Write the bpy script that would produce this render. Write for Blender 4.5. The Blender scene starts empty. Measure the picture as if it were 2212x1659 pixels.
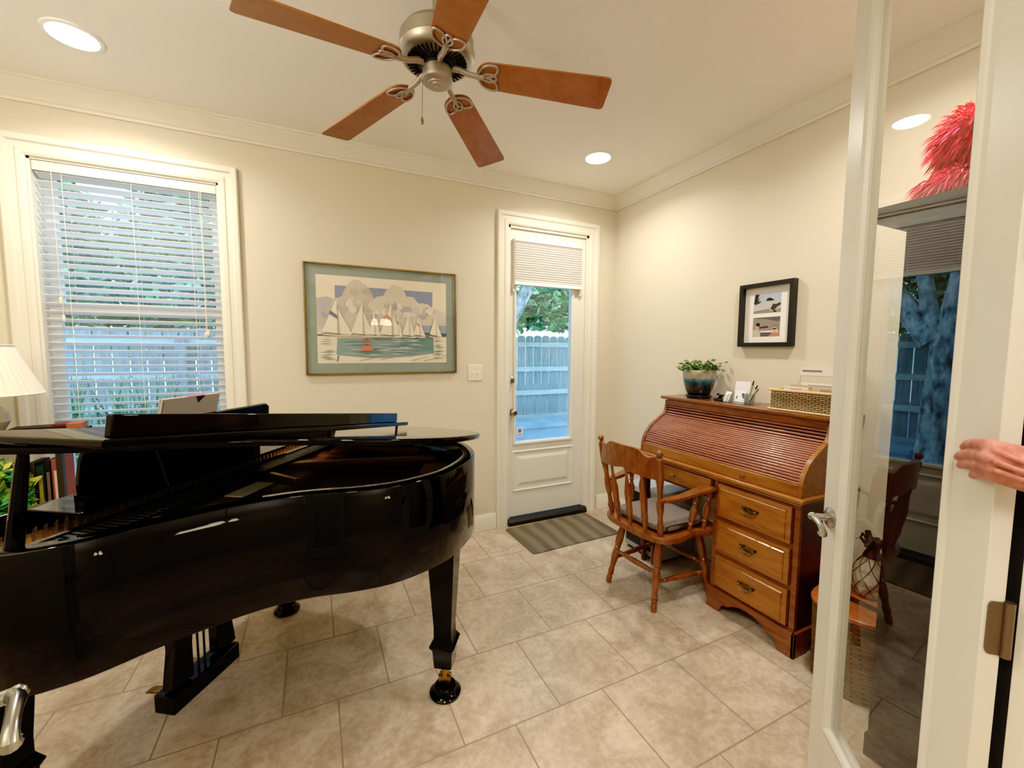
import bpy, bmesh, math, random
from math import sin, cos, pi, radians
from mathutils import Vector, Matrix
random.seed(7)
SC = bpy.context.scene
COL = SC.collection

# ------------------------------------------------------------------ helpers
def lin(c):
    if isinstance(c, str):
        c = tuple(int(c[i:i+2], 16)/255 for i in (0, 2, 4))
    return tuple((x/12.92 if x <= .04045 else ((x+.055)/1.055)**2.4) for x in c[:3]) + (1.0,)

class NT:
    def __init__(s, name):
        s.m = bpy.data.materials.new(name); s.m.use_nodes = True
        s.t = s.m.node_tree; s.n = s.t.nodes; s.l = s.t.links
        s.b = s.n['Principled BSDF']; s.out = s.n['Material Output']
    def new(s, typ, **kw):
        n = s.n.new(typ)
        for k, v in kw.items(): setattr(n, k, v)
        return n
    def link(s, a, b): s.l.new(a, b)
    def noise(s, scale, detail=4, rough=.55, sc=(1, 1, 1), coord='Object', dist=0):
        tc = s.new('ShaderNodeTexCoord'); mp = s.new('ShaderNodeMapping'); mp.inputs['Scale'].default_value = sc
        s.link(tc.outputs[coord], mp.inputs[0])
        n = s.new('ShaderNodeTexNoise'); n.inputs['Scale'].default_value = scale
        n.inputs['Detail'].default_value = detail; n.inputs['Roughness'].default_value = rough
        n.inputs['Distortion'].default_value = dist
        s.link(mp.outputs[0], n.inputs['Vector']); return n
    def ramp(s, fac, stops):
        r = s.new('ShaderNodeValToRGB'); e = r.color_ramp.elements
        while len(e) < len(stops): e.new(.5)
        for i, (p, c) in enumerate(stops): e[i].position = p; e[i].color = lin(c)
        s.link(fac, r.inputs[0]); return r
    def bump(s, h, strength=.2, dist=.002):
        b = s.new('ShaderNodeBump'); b.inputs['Strength'].default_value = strength; b.inputs['Distance'].default_value = dist
        s.link(h, b.inputs['Height']); s.link(b.outputs[0], s.b.inputs['Normal']); return b

def sheen_glass(name, k):
    t = NT(name); t.n.remove(t.b)
    tr = t.new('ShaderNodeBsdfTransparent'); gl = t.new('ShaderNodeBsdfGlossy'); gl.inputs['Roughness'].default_value = 0.0
    mx = t.new('ShaderNodeMixShader'); mx.inputs[0].default_value = k
    t.link(tr.outputs[0], mx.inputs[1]); t.link(gl.outputs[0], mx.inputs[2]); t.link(mx.outputs[0], t.out.inputs[0]); return t.m

def mat(name, c, rough=.5, metal=0., coat=0., spec=.5, bump=None, var=None, emit=None, trans=0.):
    t = NT(name); b = t.b
    b.inputs['Base Color'].default_value = lin(c); b.inputs['Roughness'].default_value = rough
    b.inputs['Metallic'].default_value = metal; b.inputs['Coat Weight'].default_value = coat
    b.inputs['Coat Roughness'].default_value = .03
    b.inputs['Specular IOR Level'].default_value = spec
    if trans: b.inputs['Transmission Weight'].default_value = trans
    if bump:
        n = t.noise(bump[0], 3); t.bump(n.outputs[0], bump[1], bump[2] if len(bump) > 2 else .002)
    if var:
        n = t.noise(var[0], 4, sc=var[2] if len(var) > 2 else (1, 1, 1))
        r = t.ramp(n.outputs[0], [(.3, c), (.7, var[1])]); t.link(r.outputs[0], b.inputs['Base Color'])
    if emit:
        b.inputs['Emission Color'].default_value = lin(emit[0]); b.inputs['Emission Strength'].default_value = emit[1]
    return t.m

def wood(name, c1, c2, c3, rough=.32, sc=(1, 1, 1), coat=.25, scale=9):
    t = NT(name)
    n = t.noise(scale, 6, .6, sc, dist=.6); n2 = t.noise(scale*7, 3, .6, sc)
    mx = t.new('ShaderNodeMath', operation='MULTIPLY_ADD'); mx.inputs[1].default_value = .3
    t.link(n2.outputs[0], mx.inputs[0]); mm = t.new('ShaderNodeMath', operation='MULTIPLY'); mm.inputs[1].default_value = .75
    t.link(n.outputs[0], mm.inputs[0]); t.link(mm.outputs[0], mx.inputs[2])
    r = t.ramp(mx.outputs[0], [(.32, c1), (.5, c2), (.68, c3)])
    t.link(r.outputs[0], t.b.inputs['Base Color'])
    t.b.inputs['Roughness'].default_value = rough; t.b.inputs['Coat Weight'].default_value = coat; t.b.inputs['Coat Roughness'].default_value = .15
    return t.m

def vcol(name, rough=.8, coat=0.):
    t = NT(name); a = t.new('ShaderNodeVertexColor'); a.layer_name = 'Col'
    t.link(a.outputs[0], t.b.inputs['Base Color']); t.b.inputs['Roughness'].default_value = rough
    t.b.inputs['Specular IOR Level'].default_value = .2
    t.b.inputs['Coat Weight'].default_value = coat
    return t.m

def glass(name, tint='ffffff', boost=1.0, f0=.04):
    """thin pane: transparent plus mirror reflection, Schlick on both faces of the pane"""
    t = NT(name); t.n.remove(t.b)
    tr = t.new('ShaderNodeBsdfTransparent'); tr.inputs[0].default_value = lin(tint)
    gl = t.new('ShaderNodeBsdfGlossy'); gl.inputs['Roughness'].default_value = 0.0
    geo = t.new('ShaderNodeNewGeometry'); dt = t.new('ShaderNodeVectorMath', operation='DOT_PRODUCT')
    t.link(geo.outputs['Incoming'], dt.inputs[0]); t.link(geo.outputs['Normal'], dt.inputs[1])
    def M(op, a, b=None, clamp=False):
        n = t.new('ShaderNodeMath', operation=op, use_clamp=clamp)
        for i, x in enumerate((a, b)):
            if x is None: continue
            if isinstance(x, (int, float)): n.inputs[i].default_value = x
            else: t.link(x, n.inputs[i])
        return n.outputs[0]
    c = M('ABSOLUTE', dt.outputs['Value']); k = M('POWER', M('SUBTRACT', 1.0, c), 5.0)
    f = M('ADD', M('MULTIPLY', k, 1-f0), f0)
    r = M('DIVIDE', M('MULTIPLY', f, 2.0), M('ADD', f, 1.0)); r = M('MULTIPLY', r, boost, True)
    mx = t.new('ShaderNodeMixShader'); t.link(r, mx.inputs[0]); t.link(tr.outputs[0], mx.inputs[1]); t.link(gl.outputs[0], mx.inputs[2]); t.link(mx.outputs[0], t.out.inputs[0])
    return t.m

class MB:
    """collects shapes into one mesh"""
    def __init__(s, M=None):
        s.bm = bmesh.new(); s.M = M or Matrix.Identity(4); s.cl = s.bm.loops.layers.float_color.new('Col'); s.S = []
    def push(s, M): s.S.append(s.M); s.M = s.M @ M; return s
    def pop(s): s.M = s.S.pop()
    def v(s, p): return s.bm.verts.new(s.M @ Vector(p))
    def face(s, vs, c=None, smooth=True):
        try: f = s.bm.faces.new(vs)
        except ValueError: return None
        f.smooth = smooth
        if c is not None:
            cc = lin(c)
            for l in f.loops: l[s.cl] = cc
        return f
    def poly(s, pts, c=None):
        s.face([s.v(p) for p in pts], c); return s
    def box(s, a, b, c=None):
        x0, y0, z0 = a; x1, y1, z1 = b
        p = [s.v(q) for q in ((x0,y0,z0),(x1,y0,z0),(x1,y1,z0),(x0,y1,z0),(x0,y0,z1),(x1,y0,z1),(x1,y1,z1),(x0,y1,z1))]
        for i in ((3,2,1,0),(4,5,6,7),(0,1,5,4),(1,2,6,5),(2,3,7,6),(3,0,4,7)): s.face([p[k] for k in i], c)
        return s
    def prism(s, pts, a0, a1, ax='z', c=None):
        f = {'z': lambda u, w, t: (u, w, t), 'y': lambda u, w, t: (u, t, w), 'x': lambda u, w, t: (t, u, w)}[ax]
        A = [s.v(f(u, w, a0)) for u, w in pts]; B = [s.v(f(u, w, a1)) for u, w in pts]; n = len(pts)
        s.face(A[::-1], c); s.face(B, c)
        for i in range(n): s.face([A[i], A[(i+1) % n], B[(i+1) % n], B[i]], c)
        return s
    def tube(s, pts, r, seg=10, c=None, closed=False, caps=True):
        P = [Vector(p) for p in pts]; n = len(P); R = r if isinstance(r, (list, tuple)) else [r]*n
        rings = []; N = None
        for i in range(n):
            if closed: t = (P[(i+1) % n]-P[i-1])
            else: t = (P[min(i+1, n-1)]-P[max(i-1, 0)])
            if t.length < 1e-9: t = Vector((0, 0, 1))
            t.normalize()
            if N is None:
                N = t.cross(Vector((0, 0, 1)) if abs(t.z) < .9 else Vector((1, 0, 0))).normalized()
            else:
                N = (N - t*N.dot(t));
                if N.length < 1e-6: N = t.orthogonal()
                N.normalize()
            B = t.cross(N)
            rings.append([s.v(P[i]+(N*cos(2*pi*k/seg)+B*sin(2*pi*k/seg))*R[i]) for k in range(seg)])
        m = n if closed else n-1
        for i in range(m):
            a = rings[i]; b = rings[(i+1) % n]
            for k in range(seg): s.face([a[k], a[(k+1) % seg], b[(k+1) % seg], b[k]], c)
        if not closed and caps:
            s.face(rings[0][::-1], c); s.face(rings[-1], c)
        return s
    def lathe(s, prof, p0=(0, 0, 0), p1=None, seg=20, c=None):
        """prof: (t or height, radius). p1 given: t runs 0..1 from p0 to p1"""
        p0 = Vector(p0)
        if p1 is None: pts = [p0+Vector((0, 0, h)) for h, r in prof]; d = Vector((0, 0, 1))
        else:
            p1 = Vector(p1); d = (p1-p0); pts = [p0+d*h for h, r in prof]; d = d.normalized()
        N = d.cross(Vector((0, 1, 0)) if abs(d.y) < .9 else Vector((1, 0, 0))).normalized(); B = d.cross(N)
        rings = [[s.v(P+(N*cos(2*pi*k/seg)+B*sin(2*pi*k/seg))*max(r, 1e-4)) for k in range(seg)] for P, (h, r) in zip(pts, prof)]
        for a, b in zip(rings, rings[1:]):
            for k in range(seg): s.face([a[k], a[(k+1) % seg], b[(k+1) % seg], b[k]], c)
        s.face(rings[0][::-1], c); s.face(rings[-1], c); return s
    def sphere(s, p, r, c=None, seg=14, sc=(1, 1, 1)):
        p = Vector(p); n = seg//2; rows = []
        for i in range(1, n):
            a = pi*i/n; rows.append([s.v(p+Vector((r*sc[0]*sin(a)*cos(2*pi*k/seg), r*sc[1]*sin(a)*sin(2*pi*k/seg), r*sc[2]*cos(a)))) for k in range(seg)])
        t = s.v(p+Vector((0, 0, r*sc[2]))); b = s.v(p-Vector((0, 0, r*sc[2])))
        for k in range(seg):
            s.face([t, rows[0][k], rows[0][(k+1) % seg]], c); s.face([b, rows[-1][(k+1) % seg], rows[-1][k]], c)
        for a, b2 in zip(rows, rows[1:]):
            for k in range(seg): s.face([a[k], b2[k], b2[(k+1) % seg], a[(k+1) % seg]], c)
        return s
    def sweep(s, prof, path, nrm, c=None, closed=False):
        """prof (a,b) swept on path; a along side vector (mitred), b along nrm"""
        P = [Vector(p) for p in path]; nrm = Vector(nrm).normalized(); n = len(P); rings = []
        for i in range(n):
            d0 = (P[i]-P[i-1]).normalized() if (i > 0 or closed) else None
            d1 = (P[(i+1) % n]-P[i]).normalized() if (i < n-1 or closed) else None
            d0 = d0 or d1; d1 = d1 or d0
            s0 = d0.cross(nrm); s1 = d1.cross(nrm); sd = (s0+s1)
            sd = sd/ (sd.length_squared/2) if sd.length > 1e-6 else s0
            rings.append([s.v(P[i]+sd*a+nrm*b) for a, b in prof])
        m = len(prof)
        for i in range(n if closed else n-1):
            a = rings[i]; b = rings[(i+1) % n]
            for k in range(m): s.face([a[k], a[(k+1) % m], b[(k+1) % m], b[k]], c)
        if not closed: s.face(rings[0][::-1], c); s.face(rings[-1], c)
        return s
    def build(s, name, m, parent=None, bevel=0., origin=None, angle=32, seg=2):
        bmesh.ops.recalc_face_normals(s.bm, faces=s.bm.faces)
        me = bpy.data.meshes.new(name)
        off = Vector((0, 0, 0))
        if parent is None and len(s.bm.verts):
            xs = [v.co for v in s.bm.verts]
            off = Vector(((min(v.x for v in xs)+max(v.x for v in xs))/2, (min(v.y for v in xs)+max(v.y for v in xs))/2, min(v.z for v in xs)))
            if origin is False: off = Vector((0, 0, 0))
            bmesh.ops.translate(s.bm, verts=s.bm.verts, vec=-off)
        s.bm.to_mesh(me); s.bm.free()
        me.materials.append(m)
        me.set_sharp_from_angle(angle=radians(angle))
        o = bpy.data.objects.new(name, me); COL.objects.link(o); o.location = off
        if parent is not None: attach(o, parent)
        if bevel:
            b = o.modifiers.new('bevel', 'BEVEL'); b.width = bevel; b.segments = seg; b.limit_method = 'ANGLE'; b.angle_limit = radians(40)
        return o

def wmat(o):
    M = o.matrix_basis.copy()
    if o.parent: M = wmat(o.parent) @ o.matrix_parent_inverse @ M
    return M
def attach(o, parent):
    o.parent = parent; o.matrix_parent_inverse = wmat(parent).inverted()

def tag(o, label=None, cat=None, group=None, kind=None):
    if label: o['label'] = label
    if cat: o['category'] = cat
    if group: o['group'] = group
    if kind: o['kind'] = kind
    return o
def thing(name, label, cat, loc=(0, 0, 0), group=None):
    o = bpy.data.objects.new(name, None); COL.objects.link(o); o.location = loc; o.empty_display_size = .05
    return tag(o, label, cat, group)
def struct(name, mb, m, **kw): return tag(mb.build(name, m, None, **kw), kind='structure')
def T(*a): return Matrix.Translation(a)
def R(ang, ax): return Matrix.Rotation(radians(ang), 4, ax)
def catmull(P, n=6, closed=False):
    out = []; N = len(P)
    for i in range(N if closed else N-1):
        g = (lambda k: P[k % N]) if closed else (lambda k: P[max(0, min(N-1, k))])
        p0, p1, p2, p3 = (Vector(g(i+k)) for k in (-1, 0, 1, 2))
        for j in range(n):
            t = j/n
            out.append(tuple(.5*((2*p1)+(p2-p0)*t+(2*p0-5*p1+4*p2-p3)*t*t+(3*p1-p0-3*p2+p3)*t**3)))
    if not closed: out.append(tuple(P[-1]))
    return out
def rrect(x0, y0, x1, y1, r, n=5):
    o = []
    for cx, cy, a in ((x1-r, y1-r, 0), (x0+r, y1-r, 90), (x0+r, y0+r, 180), (x1-r, y0+r, 270)):
        for k in range(n+1): o.append((cx+r*cos(radians(a+90*k/n)), cy+r*sin(radians(a+90*k/n))))
    return o

# ------------------------------------------------------------------ materials
m_wall = mat('wall_paint', 'd9cfb8', .75, bump=(260, .12, .001), spec=.3)
m_ceil = mat('ceiling_paint', 'efe9de', .85, bump=(330, .25, .0015), spec=.2)
m_trim = mat('trim_paint', 'e6e0cf', .38, spec=.4)
m_door = mat('door_paint', 'e2dfd2', .35, spec=.45)
m_black = mat('piano_lacquer', '010101', .03, spec=.24, coat=.0)
m_blacksat = mat('satin_black', '0a0a0a', .4)
m_bfelt = mat('black_felt', '0b0808', .9)
m_chrome = mat('brushed_nickel', 'b9b7b0', .25, 1.)
m_nickel = mat('fan_nickel', 'a89f90', .38, 1.)
m_nickel2 = mat('fan_pewter', 'b3a393', .42, .75)
m_bronze = mat('hinge_bronze', '7a6a5a', .42, .85)
m_brass = mat('antique_brass', '9c8455', .3, 1., var=(60, '5d4b2c'))
m_gold = mat('gold_iron_plate', '8c6226', .38, .75)
m_copper = mat('copper_strings', 'b06a48', .3, .9)
m_steel = mat('steel_strings', '8c7a6a', .35, .9)
m_white = mat('white_plastic', 'f0efea', .4)
m_almond = mat('almond_plastic', 'e9e0cc', .4)
m_soundboard = wood('soundboard_spruce', '54301a', '6b3f22', '7c4c2a', .4, (1, 6, 1))
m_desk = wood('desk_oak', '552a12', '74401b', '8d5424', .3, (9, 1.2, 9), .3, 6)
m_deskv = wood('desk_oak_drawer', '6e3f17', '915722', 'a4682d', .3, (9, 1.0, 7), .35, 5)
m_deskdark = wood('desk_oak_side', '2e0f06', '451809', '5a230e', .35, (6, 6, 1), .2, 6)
m_tamb = wood('tambour_oak', '6a3a2c', '8d5340', 'a2664f', .27, (9, 1.0, 9), .4, 6)
m_chair = wood('chair_maple', '55290c', '743d15', '8d521f', .3, (3, 3, 1.2), .4, 10)
m_blade = wood('fan_blade_wood', '8a4d20', '9c5a29', 'a8653a', .45, (3, 3, 3), .1, 5)
m_bladeedge = mat('blade_dark', '2e1b10', .5)
m_leafv = vcol('painted_leaf', .45)
m_print = vcol('printed_paper', .85)
m_books = vcol('book_covers', .5)
m_glass = glass('pane_glass', 'f4fbff', 1.0)
m_frglass = glass('french_door_glass', 'f3f3ee', .95)
m_pglass = sheen_glass('picture_glass', .05)
m_dark = mat('dark_gap', '060504', .9)
m_rubber = mat('threshold_black', '15120f', .5)

# emissive can lens
m_lens = NT('recessed_lamp_lens'); m_lens.b.inputs['Emission Color'].default_value = (1, .93, .82, 1); m_lens.b.inputs['Emission Strength'].default_value = 75; m_lens = m_lens.m

# floor tiles
def floor_mat():
    t = NT('floor_tile')
    tc = t.new('ShaderNodeTexCoord'); mp = t.new('ShaderNodeMapping'); mp.inputs['Location'].default_value = (1.5535, 1.2505, 0)
    t.link(tc.outputs['Object'], mp.inputs[0])
    def brick(m, c1, c2, cm):
        b = t.new('ShaderNodeTexBrick'); b.offset = .5; b.offset_frequency = 2; b.squash = 1
        b.inputs['Scale'].default_value = 1; b.inputs['Brick Width'].default_value = .3975; b.inputs['Row Height'].default_value = .4043
        b.inputs['Mortar Size'].default_value = m; b.inputs['Mortar Smooth'].default_value = .3; b.inputs['Bias'].default_value = 0
        b.inputs['Color1'].default_value = c1; b.inputs['Color2'].default_value = c2; b.inputs['Mortar'].default_value = cm
        t.link(mp.outputs[0], b.inputs['Vector']); return b
    bk = brick(.0032, (0, 0, 0, 1), (1, 1, 1, 1), (.5, .5, .5, 1))
    n1 = t.noise(5, 8, .62, dist=.8); n2 = t.noise(38, 6, .7); n3 = t.noise(1.4, 2)
    ad = t.new('ShaderNodeMath', operation='MULTIPLY_ADD'); ad.inputs[1].default_value = .45; t.link(n2.outputs[0], ad.inputs[0])
    m1 = t.new('ShaderNodeMath', operation='MULTIPLY'); m1.inputs[1].default_value = .6; t.link(n1.outputs[0], m1.inputs[0]); t.link(m1.outputs[0], ad.inputs[2])
    r = t.ramp(ad.outputs[0], [(.34, '98816a'), (.5, 'b6a189'), (.66, 'd0bea8')])
    hs = t.new('ShaderNodeHueSaturation'); t.link(r.outputs[0], hs.inputs['Color'])
    mr = t.new('ShaderNodeMapRange'); mr.inputs['To Min'].default_value = .93; mr.inputs['To Max'].default_value = 1.05
    t.link(bk.outputs['Color'], mr.inputs['Value']); t.link(mr.outputs[0], hs.inputs['Value'])
    mx = t.new('ShaderNodeMix', data_type='RGBA'); mx.inputs['B'].default_value = lin('8f7c64')
    t.link(bk.outputs['Fac'], mx.inputs['Factor']); t.link(hs.outputs[0], mx.inputs['A']); t.link(mx.outputs['Result'], t.b.inputs['Base Color'])
    rr = t.new('ShaderNodeMapRange'); rr.inputs['To Min'].default_value = .27; rr.inputs['To Max'].default_value = .75
    t.link(bk.outputs['Fac'], rr.inputs['Value']); t.link(rr.outputs[0], t.b.inputs['Roughness'])
    iv = t.new('ShaderNodeMath', operation='MULTIPLY_ADD'); iv.inputs[1].default_value = -1
    t.link(bk.outputs['Fac'], iv.inputs[0]); sm = t.new('ShaderNodeMath', operation='MULTIPLY'); sm.inputs[1].default_value = .35
    t.link(n1.outputs[0], sm.inputs[0]); t.link(sm.outputs[0], iv.inputs[2])
    t.bump(iv.outputs[0], .55, .004)
    return t.m
m_floor = floor_mat()

# ------------------------------------------------------------------ camera
cam = bpy.data.cameras.new('camera'); co = bpy.data.objects.new('camera', cam); COL.objects.link(co)
fpx, yaw, pit, rol = 903.27, radians(-25.3317), radians(4.54375), radians(.29943)
f_ = Vector((-sin(yaw)*cos(pit), cos(yaw)*cos(pit), -sin(pit))); r_ = Vector((cos(yaw), sin(yaw), 0)); u_ = r_.cross(f_)
r2 = cos(rol)*r_+sin(rol)*u_; u2 = -sin(rol)*r_+cos(rol)*u_
Mc = Matrix((r2, u2, -f_)).transposed().to_4x4(); Mc.translation = (-2.39743, -2.97003, 1.4)
co.matrix_world = Mc
cam.sensor_width = 36; cam.lens = fpx/2212*36; cam.clip_start = .02; cam.clip_end = 200
SC.camera = co

# ------------------------------------------------------------------ room
CZ = 2.695; XL = -4.3; YF = -2.69; WT = .13
WX0, WX1, WZ0, WZ1 = -3.655, -2.865, .62, 2.35      # window opening
DX0, DX1, DZ1 = -1.03, -.285, 2.36                   # back door opening
FX0, FX1, FZ1 = -2.71, -1.28, 2.50                  # french opening
struct('floor', MB().poly([(XL-.2, -6.3, 0), (.3, -6.3, 0), (.3, .0, 0), (XL-.2, .0, 0)]), m_floor, origin=False)
struct('ceiling', MB().box((XL-.1, -6.3, CZ), (.1, .14, CZ+.1)), m_ceil)
w = MB()
for a, b in (((XL-.1, 0, 0), (WX0, WT, CZ)), ((WX0, 0, WZ1), (WX1, WT, CZ)), ((WX0, 0, 0), (WX1, WT, WZ0)), ((WX1, 0, 0), (DX0, WT, CZ)),
             ((DX0, 0, DZ1), (DX1, WT, CZ)), ((DX1, 0, 0), (.1, WT, CZ)), ((DX0, 0, -.1), (DX1, WT, 0))): w.box(a, b)
struct('wall_back', w, m_wall)
struct('wall_right', MB().box((0, -2.9, 0), (.1, 0, CZ)), m_wall)
struct('wall_left', MB().box((XL-.1, -2.9, 0), (XL, 0, CZ)), m_wall)
w = MB()
for a, b in (((XL-.1, YF-.12, 0), (FX0, YF, CZ)), ((FX0, YF-.12, FZ1), (FX1, YF, CZ)), ((FX1, YF-.12, 0), (.1, YF, CZ))): w.box(a, b)
struct('wall_front', w, m_wall)
w = MB()   # hall beyond the doorway
w.box((XL-.1, -6.3, 0), (XL, YF-.12, CZ)); w.box((.1, -6.3, 0), (.2, YF-.12, CZ)); w.box((XL, -6.4, 0), (.2, -6.3, CZ))
struct('wall_hall', w, m_wall)
# crown moulding (profile: a=away from wall, b=up)
def crown(pts):
    pr = [(0, 0), (.012, 0), (.012, .014), (.022, .02), (.03, .032), (.05, .052), (.072, .068), (.082, .082), (.09, .084), (.09, .095), (0, .095)]
    return MB().sweep([(a, b) for a, b in pr], pts, (0, 0, 1))
z0 = CZ-.095
struct('trim_1', crown([(XL, YF, z0), (XL, 0, z0), (0, 0, z0), (0, YF, z0)]), m_trim, angle=20)
# baseboards
def base(p): return MB().sweep([(0, 0), (.016, 0), (.016, .098), (.011, .108), (.008, .12), (0, .12)], p, (0, 0, 1))
struct('baseboard_left', base([(XL, YF, 0), (XL, 0, 0)]), m_trim)
b = base([(XL, 0, 0), (DX0-.098, 0, 0)])
struct('baseboard_back', b, m_trim)
struct('baseboard_right', base([(DX1+.124, 0, 0), (0, 0, 0), (0, YF, 0)]), m_trim)
struct('baseboard_front', base([(0, YF, 0), (FX1+.1, YF, 0)]), m_trim)

def casing(mb, path, wd=.095):
    """door / window casing on a wall facing -y; path runs around the opening, side vector points away from it"""
    pr = [(0, 0), (0, .012), (.012, .018), (.03, .018), (.036, .013), (.058, .015), (.066, .024), (wd-.006, .028), (wd, .024), (wd, 0)]
    return mb.sweep(pr, path, (0, -1, 0))
# --- back door (door_1)
d1 = tag(bpy.data.objects.new('door_1', None), kind='structure'); COL.objects.link(d1); d1.location = ((DX0+DX1)/2, 0, 0)
mb = MB(); casing(mb, [(DX0, 0, 0), (DX0, 0, DZ1), (DX1, 0, DZ1), (DX1, 0, 0)][::-1] if False else [(DX1, 0, 0), (DX1, 0, DZ1), (DX0, 0, DZ1), (DX0, 0, 0)])
mb.build('casing', m_trim, d1, angle=20)
mb = MB(); jt = .02
mb.box((DX0, .0, 0), (DX0+jt, WT, DZ1)); mb.box((DX1-jt, .0, 0), (DX1, WT, DZ1)); mb.box((DX0, .0, DZ1-jt), (DX1, WT, DZ1))
mb.build('jamb', m_trim, d1)
sx0, sx1, sy = DX0+jt+.002, DX1-jt-.002, .018
gx0, gx1, gz0, gz1 = -.955, -.437, .665, 2.20
mb = MB()
mb.box((sx0, sy, .055), (gx0, sy+.04, DZ1-jt-.003)); mb.box((gx1, sy, .055), (sx1, sy+.04, DZ1-jt-.003))
mb.box((gx0, sy, gz1), (gx1, sy+.04, DZ1-jt-.003)); mb.box((gx0, sy, .055), (gx1, sy+.04, gz0))
mb.build('door_slab', m_door, d1)
mb = MB(); mb.sweep([(0, 0), (.0, .006), (.006, .014), (.02, .016), (.026, .008), (.028, 0)], [(gx0+.004, sy, gz0+.004), (gx1-.004, sy, gz0+.004), (gx1-.004, sy, gz1), (gx0+.004, sy, gz1)], (0, -1, 0), closed=True)
mb.build('glass_bead', m_door, d1)
mb = MB()
px0, px1, pz0, pz1 = -.962, -.418, .275, .578
mb.sweep([(0, 0), (.003, .007), (.010, .009), (.017, .004), (.020, 0)], [(px0, sy, pz0), (px1, sy, pz0), (px1, sy, pz1), (px0, sy, pz1)], (0, -1, 0), closed=True)
a = [(px0+.03, sy, pz0+.03), (px1-.03, sy, pz0+.03), (px1-.03, sy, pz1-.03), (px0+.03, sy, pz1-.03)]
q = [(px0+.055, sy-.008, pz0+.055), (px1-.055, sy-.008, pz0+.055), (px1-.055, sy-.008, pz1-.055), (px0+.055, sy-.008, pz1-.055)]
for i in range(4): mb.poly([a[i], a[(i+1) % 4], q[(i+1) % 4], q[i]])
mb.poly(q); mb.build('raised_panel', m_door, d1, angle=15)
MB().box((gx0, sy+.018, gz0), (gx1, sy+.022, gz1)).build('pane', m_glass, d1)
mb = MB(); mb.prism([(-.045, 0), (.10, 0), (.10, .03), (.02, .048), (-.03, .048), (-.045, .03)], DX0+.001, DX1-.001, 'x')
mb.build('threshold', m_rubber, d1)
k = MB(); kx = -1.006+.03
k.lathe([(0, .027), (.004, .027), (.006, .012), (.025, .011), (.028, .022), (.038, .027), (.052, .026), (.06, .018), (.061, 0.0)], (kx-.005, sy, .913), (kx-.005, sy-1, .913))
k.build('door_knob', m_chrome, d1)
k = MB(); k.lathe([(0, .028), (.008, .027), (.014, .02), (.016, 0)], (kx-.007, sy, 1.168), (kx-.007, sy-1, 1.168)); k.box((kx-.012, sy-.034, 1.157), (kx-.002, sy-.012, 1.179))
k.build('deadbolt', m_chrome, d1)
st = MB(); st.box((gx0+.02, sy+.014, gz0+.04), (gx0+.08, sy+.0172, gz0+.115), 'd9e6ee')
st.poly([(gx0+.05+.016*cos(t*pi/8), sy+.0135, gz0+.088+.016*sin(t*pi/8)) for t in range(16)], '4b74b8')
st.box((gx0+.032, sy+.0132, gz0+.052), (gx0+.068, sy+.0138, gz0+.06), '6f8fc4')
st.build('security_sticker', m_print, d1)

# --- window_1
w1 = tag(bpy.data.objects.new('window_1', None), kind='structure'); COL.objects.link(w1); w1.location = ((WX0+WX1)/2, 0, WZ0)

mb = MB(); casing(mb, [(WX1, 0, WZ0-.0), (WX1, 0, WZ1), (WX0, 0, WZ1), (WX0, 0, WZ0)]); mb.build('casing', m_trim, w1, angle=20)
mb = MB(); mb.box((WX0-.12, -.05, WZ0-.03), (WX1+.12, .1, WZ0)); mb.box((WX0-.09, -.018, WZ0-.12), (WX1+.09, 0, WZ0-.03)); mb.build('sill', m_trim, w1, bevel=.003)
mb = MB()
mb.box((WX0, 0, WZ0), (WX0+.012, WT, WZ1)); mb.box((WX1-.012, 0, WZ0), (WX1, WT, WZ1)); mb.box((WX0, 0, WZ1-.012), (WX1, WT, WZ1)); mb.build('jamb', m_trim, w1)
def sash(x0, x1, za, zb, y, nm):
    mb = MB(); t = .045
    mb.box((x0, y, za), (x0+t, y+.03, zb)); mb.box((x1-t, y, za), (x1, y+.03, zb)); mb.box((x0+t, y, za), (x1-t, y+.03, za+t)); mb.box((x0+t, y, zb-t), (x1-t, y+.03, zb))
    o = mb.build(nm, m_white, w1)
    MB().box((x0+t, y+.013, za+t), (x1-t, y+.017, zb-t)).build('pane', m_glass, o)
sash(WX0+.012, WX1-.012, 1.60, WZ1-.012, .098, 'upper_sash'); sash(WX0+.012, WX1-.012, WZ0, 1.645, .066, 'lower_sash')
# --- venetian blind
m_slat = mat('blind_slat_white', 'f2f2f2', .45)
_t = m_slat.node_tree; _tl = _t.nodes.new('ShaderNodeBsdfTranslucent'); _tl.inputs[0].default_value = (.85, .87, .92, 1); _mx = _t.nodes.new('ShaderNodeMixShader'); _mx.inputs[0].default_value = .38
_t.links.new(_t.nodes['Principled BSDF'].outputs[0], _mx.inputs[1]); _t.links.new(_tl.outputs[0], _mx.inputs[2]); _t.links.new(_mx.outputs[0], _t.nodes['Material Output'].inputs[0])
bl = thing('window_blind', 'white horizontal slat blind with open slats hanging in the window', 'blind', ((WX0+WX1)/2, .04, 1.0))
bx0, bx1 = WX0+.02, WX1-.02
MB().box((bx0-.006, .004, WZ1-.062), (bx1+.006, .012, WZ1-.014)).box((bx0, .012, WZ1-.055), (bx1, .06, WZ1-.014)).build('headrail', m_trim, bl, bevel=.003)
mb = MB(); zz = WZ1-.075
while zz > .74:
    mb.push(T(0, .036, zz) @ R(-20, 'X'))
    mb.box((bx0, -.0245, -.0013), (bx1, .0245, .0013)); mb.pop(); zz -= .0405
mb.build('slats', m_slat, bl)
MB().box((bx0, .015, .70), (bx1, .06, .72)).build('bottom_rail', m_slat, bl)
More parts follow.
